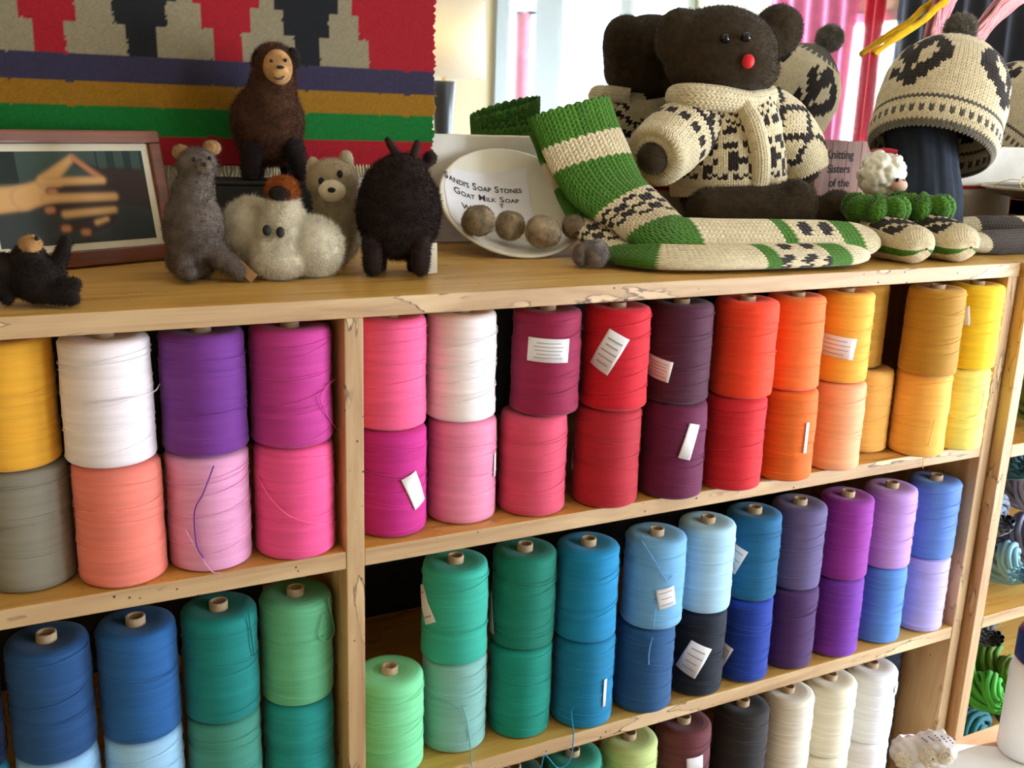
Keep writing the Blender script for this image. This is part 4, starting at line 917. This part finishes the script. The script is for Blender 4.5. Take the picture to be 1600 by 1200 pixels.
# ================================================================== table corner with paper, bottle and bagged yarn
tb = root('table', (.72, -.80, FL), 'low wooden work table in front of the bookcase', 'table'); TZ = -.40-FL
table_wood = wood('table_wood', 'x', (196,148,110), (168,118,82), (214,172,134), 0, .4)
box('table_top', (-.335, -.24, TZ-.025), (.55, .235, TZ), table_wood, tb, .003)
for x in (-.29, .50):
    for y in (-.20, .19): box('leg', (x-.02, y-.02, .0005), (x+.02, y+.02, TZ-.025), table_wood, tb, .003)
for y in (-.20, .19): box('apron', (-.29, y-.01, TZ-.085), (.50, y+.01, TZ-.025), table_wood, tb, .002)
A, B, Cc, Dd = hz(1478,1163,-.3996), hz(1640,1172,-.3996), hz(1640,1300,-.3996), hz(1430,1260,-.3996)
ps_ = root('paper_sheet', ((A[0]+Cc[0])/2, (A[1]+Cc[1])/2, -.3993), 'blank white paper sheet lying on the work table', 'paper'); c0 = np.array([(A[0]+Cc[0])/2, (A[1]+Cc[1])/2, -.3993]); Q = np.array([A, B, Cc, Dd])-c0; Q[:,2] = 0
obj('sheet', quick_mesh('sheet', np.vstack([Q, Q+[0,0,.0006]]), np.array([[3,2,1,0],[4,5,6,7],[0,1,5,4],[1,2,6,5],[2,3,7,6],[3,0,4,7]]), smooth=False), plain('bright_white_paper', (248,248,248), .7), ps_)
bp = hz(1592, 1178, -.3985); bo = root('squeeze_bottle', (bp[0]+.010, bp[1], -.3982), 'white plastic bottle with a navy blue cap on the paper sheet', 'bottle')
V, T = lathe([(0,0), (.026,0), (.028,.003), (.028,.092), (.027,.099), (.022,.104), (.018,.106), (.0175,.110)], 40); obj('bottle_body', quick_mesh('bottle_body', V, T), plain('white_plastic', (246,248,250), .3), bo)
V, T = lathe([(.0180,.105), (.025,.1055), (.0262,.108), (.0262,.134), (.024,.139), (.0,.141)], 40); V[:,0] *= 1+.02*np.sign(np.sin(np.arctan2(V[:,1], V[:,0])*20)); obj('bottle_cap', quick_mesh('bottle_cap', V, T), plain('navy_plastic', (26,24,92), .3), bo)
# clear-ish plastic bag with cream yarn balls
bg = hz(1440, 1196, -.398); L, s = local_px((bg[0], bg[1], -.3980))
o = root('yarn_bag', (bg[0], bg[1], -.3980), 'crumpled white plastic bag with a blue printed edge holding cream yarn', 'bag', rz=facing(bg))
bag_m = plain('thin_white_plastic', (232,226,228), .25, var=.05)
Vg = []; nn = 40; rng2 = np.random.default_rng(9)
bb = blob('bag_skin', [S_(L,s,1425,1178,4,34,34,28), S_(L,s,1462,1170,4,32,30,28), C_(L,s,(1445,1165,8),(1452,1150,12),20,10), C_(L,s,(1452,1152,12),(1472,1146,16),9,7)], bag_m, o, .0016, 2, .0008)
me = bb.data
for v in me.vertices:
    k = math.sin(v.co.x*420+v.co.z*150)*math.sin(v.co.z*360+v.co.y*300); v.co += v.normal*.0011*k
for q, (x, y, d, r_) in enumerate(((1412,1188,-26,13), (1452,1184,-24,14), (1478,1182,-20,12))):
    c = np.array(L(x, y, d)); ps = []
    for k in range(12):
        ax = rng2.normal(size=3); ax /= np.linalg.norm(ax); u_ = np.cross(ax, [0,0,1]); u_ /= np.linalg.norm(u_); w_ = np.cross(ax, u_)
        ps.append(tube([c+(u_*math.cos(a)+w_*math.sin(a))*r_*.8*s+ax*.002*rng2.normal() for a in np.linspace(0, 2*math.pi, 26, endpoint=False)], 2.4*s, 5, True))
    V, T = join(ps); V[:,2] = np.maximum(V[:,2], .001); obj('yarn_ball', quick_mesh('yarn_ball', V, T), yarn_mat((244,232,214)), o, kind='stuff')
blue = plain('blue_print', (52,60,150), .4)
ps = []
for q in range(16):
    x = 1440+q*3.4; y0 = 1148+(q % 3)*3.2+abs(x-1462)*.22; V, T = tube([L(x, y0, -14), L(x+2.2, y0+1.5, -14)], 1.0*s, 4); ps.append((V, T))
obj('blue_print', quick_mesh('blue_print', *join(ps)), blue, o, kind='stuff')
# ================================================================== what the mirror shows of the room
lz = lambda v: v
ly = 2*MY-3.2
st = root('side_table', (1.48, ly, FL), 'small round side table under the lit table lamp', 'table'); V, T = lathe([(0,.0), (.18,.0), (.18,.02), (.03,.03), (.028,1.03), (.23,1.04), (.23,1.065), (0,1.065)], 48); obj('pedestal_table', quick_mesh('pedestal_table', V, T), M['wood_red'], st)
lp = root('table_lamp', (1.48, ly, FL+1.0655), 'lit table lamp with white drum shade and dark slate base reflected in the mirror', 'lamp'); dark_slate = plain('dark_slate_glaze', (44,50,56), .3, var=.1)
V, T = lathe([(0,0), (.05,0), (.052,.01), (.040,.05), (.036,.12), (.045,.28), (.054,.405), (.052,.412), (0,.413)], 40); obj('lamp_base', quick_mesh('lamp_base', V, T), dark_slate, lp)
V, T = lathe([(.007,.41), (.007,.54), (0,.54)], 12); obj('lamp_stem', quick_mesh('lamp_stem', V, T), M['gold_wire'], lp)
m_, n_, b_ = nt('lamp_shade_fabric'); tr_ = N(n_, 'ShaderNodeBsdfTranslucent'); tr_.inputs[0].default_value = (1,.93,.8,1); df = N(n_, 'ShaderNodeBsdfDiffuse'); df.inputs[0].default_value = (.9,.87,.8,1); mx = N(n_, 'ShaderNodeMixShader'); mx.inputs[0].default_value = .55
n_.links.new(df.outputs[0], mx.inputs[1]); n_.links.new(tr_.outputs[0], mx.inputs[2]); n_.links.new(mx.outputs[0], n_.nodes['Material Output'].inputs[0])
SH = .425; V, T = lathe([(.190,SH), (.178,SH+.33)], 48); sh_ = obj('lamp_shade', quick_mesh('lamp_shade', V, T), m_, lp); md = sh_.modifiers.new('thickness', 'SOLIDIFY'); md.thickness = .002
V, T = lathe([(0,.54), (.03,.57), (.034,.60), (.02,.635), (0,.64)], 24); bu = obj('bulb', quick_mesh('bulb', V, T), None, lp); mm, n2, b2_ = nt('lit_bulb'); b2_.inputs['Emission Color'].default_value = (1,.75,.42,1); b2_.inputs['Emission Strength'].default_value = LAMP_W*10; bu.data.materials.append(mm)
# cloth banner and garments by the window
def hanging(name, x0, x1, z0, z1, y, col, label, cat, folds=6, rodname='hanging_rod', side=False):
    o = root(name, (y, (x0+x1)/2, z0) if side else ((x0+x1)/2, y, z0), label, cat, None, math.pi/2 if side else 0); nx, nz = 60, 10; w = x1-x0
    X, Z = np.meshgrid(np.linspace(-w/2, w/2, nx), np.linspace(0, z1-z0, nz), indexing='ij'); Y = .018*np.sin(X/w*2*math.pi*folds+Z*1.3)*(1.1-Z/(z1-z0)*.5)
    i, j = np.meshgrid(np.arange(nx-1), np.arange(nz-1), indexing='ij'); i, j = i.ravel(), j.ravel()
    c = obj('cloth', quick_mesh('cloth', np.stack([X, Y, Z], -1).reshape(-1, 3), np.stack([i*nz+j, (i+1)*nz+j, (i+1)*nz+j+1, i*nz+j+1], -1)), plain(name+'_cloth', col, .85, var=.1, vs=20), o); md = c.modifiers.new('thickness', 'SOLIDIFY'); md.thickness = .004
    V, T = tube([(-w/2-.02, 0, z1-z0), (w/2+.02, 0, z1-z0)], .008, 8); obj(rodname, quick_mesh(rodname, V, T), M['black'], o)
hanging('banner', 2.205, 2.30, -.3, .76, WY+.05, (250,170,196), 'narrow pink banner hanging inside the window', 'banner', 1)
hanging('shawl', -2.27, -1.65, .12, 1.20, XR-.05, (206,110,150), 'rose pink shawl hanging across the side window', 'shawl', 5, side=True)
hanging('shawl', -1.575, -1.46, .12, 1.20, XR-.05, (190,20,44), 'crimson shawl hanging beside the rose pink one', 'shawl', 2, side=True)
hanging('shawl', -1.40, -.40, .12, 1.20, XR-.05, (26,28,40), 'wide blackish navy shawl hanging beside the crimson one', 'shawl', 9, side=True)
# ceiling lamps over the shop floor
def ceiling_lamp(x, y, watts, label):
    o = root('ceiling_lamp', (x, y, CZ-.10), label, 'ceiling lamp', 'warm round ceiling lamps'); V, T = lathe([(.20,.1), (.20,.085), (.02,.08), (.0,.08)], 40); obj('ceiling_plate', quick_mesh('ceiling_plate', V, T), M['white_paint'], o)
    V, T = lathe([(0,.0), (.08,.006), (.14,.024), (.18,.055), (.19,.079)], 40); mm, n2, b2_ = nt('warm_lit_glass'); b2_.inputs['Emission Color'].default_value = (1,.66,.30,1); b2_.inputs['Emission Strength'].default_value = watts; b2_.inputs['Base Color'].default_value = (.9,.88,.8,1); obj('glass_bowl', quick_mesh('glass_bowl', V, T), mm, o)
ceiling_lamp(-.9, -.75, CEIL_W, 'warm lit ceiling lamp above the felt animals'); ceiling_lamp(.9, -1.5, CEIL_W*.6, 'warm lit ceiling lamp over the middle of the room')
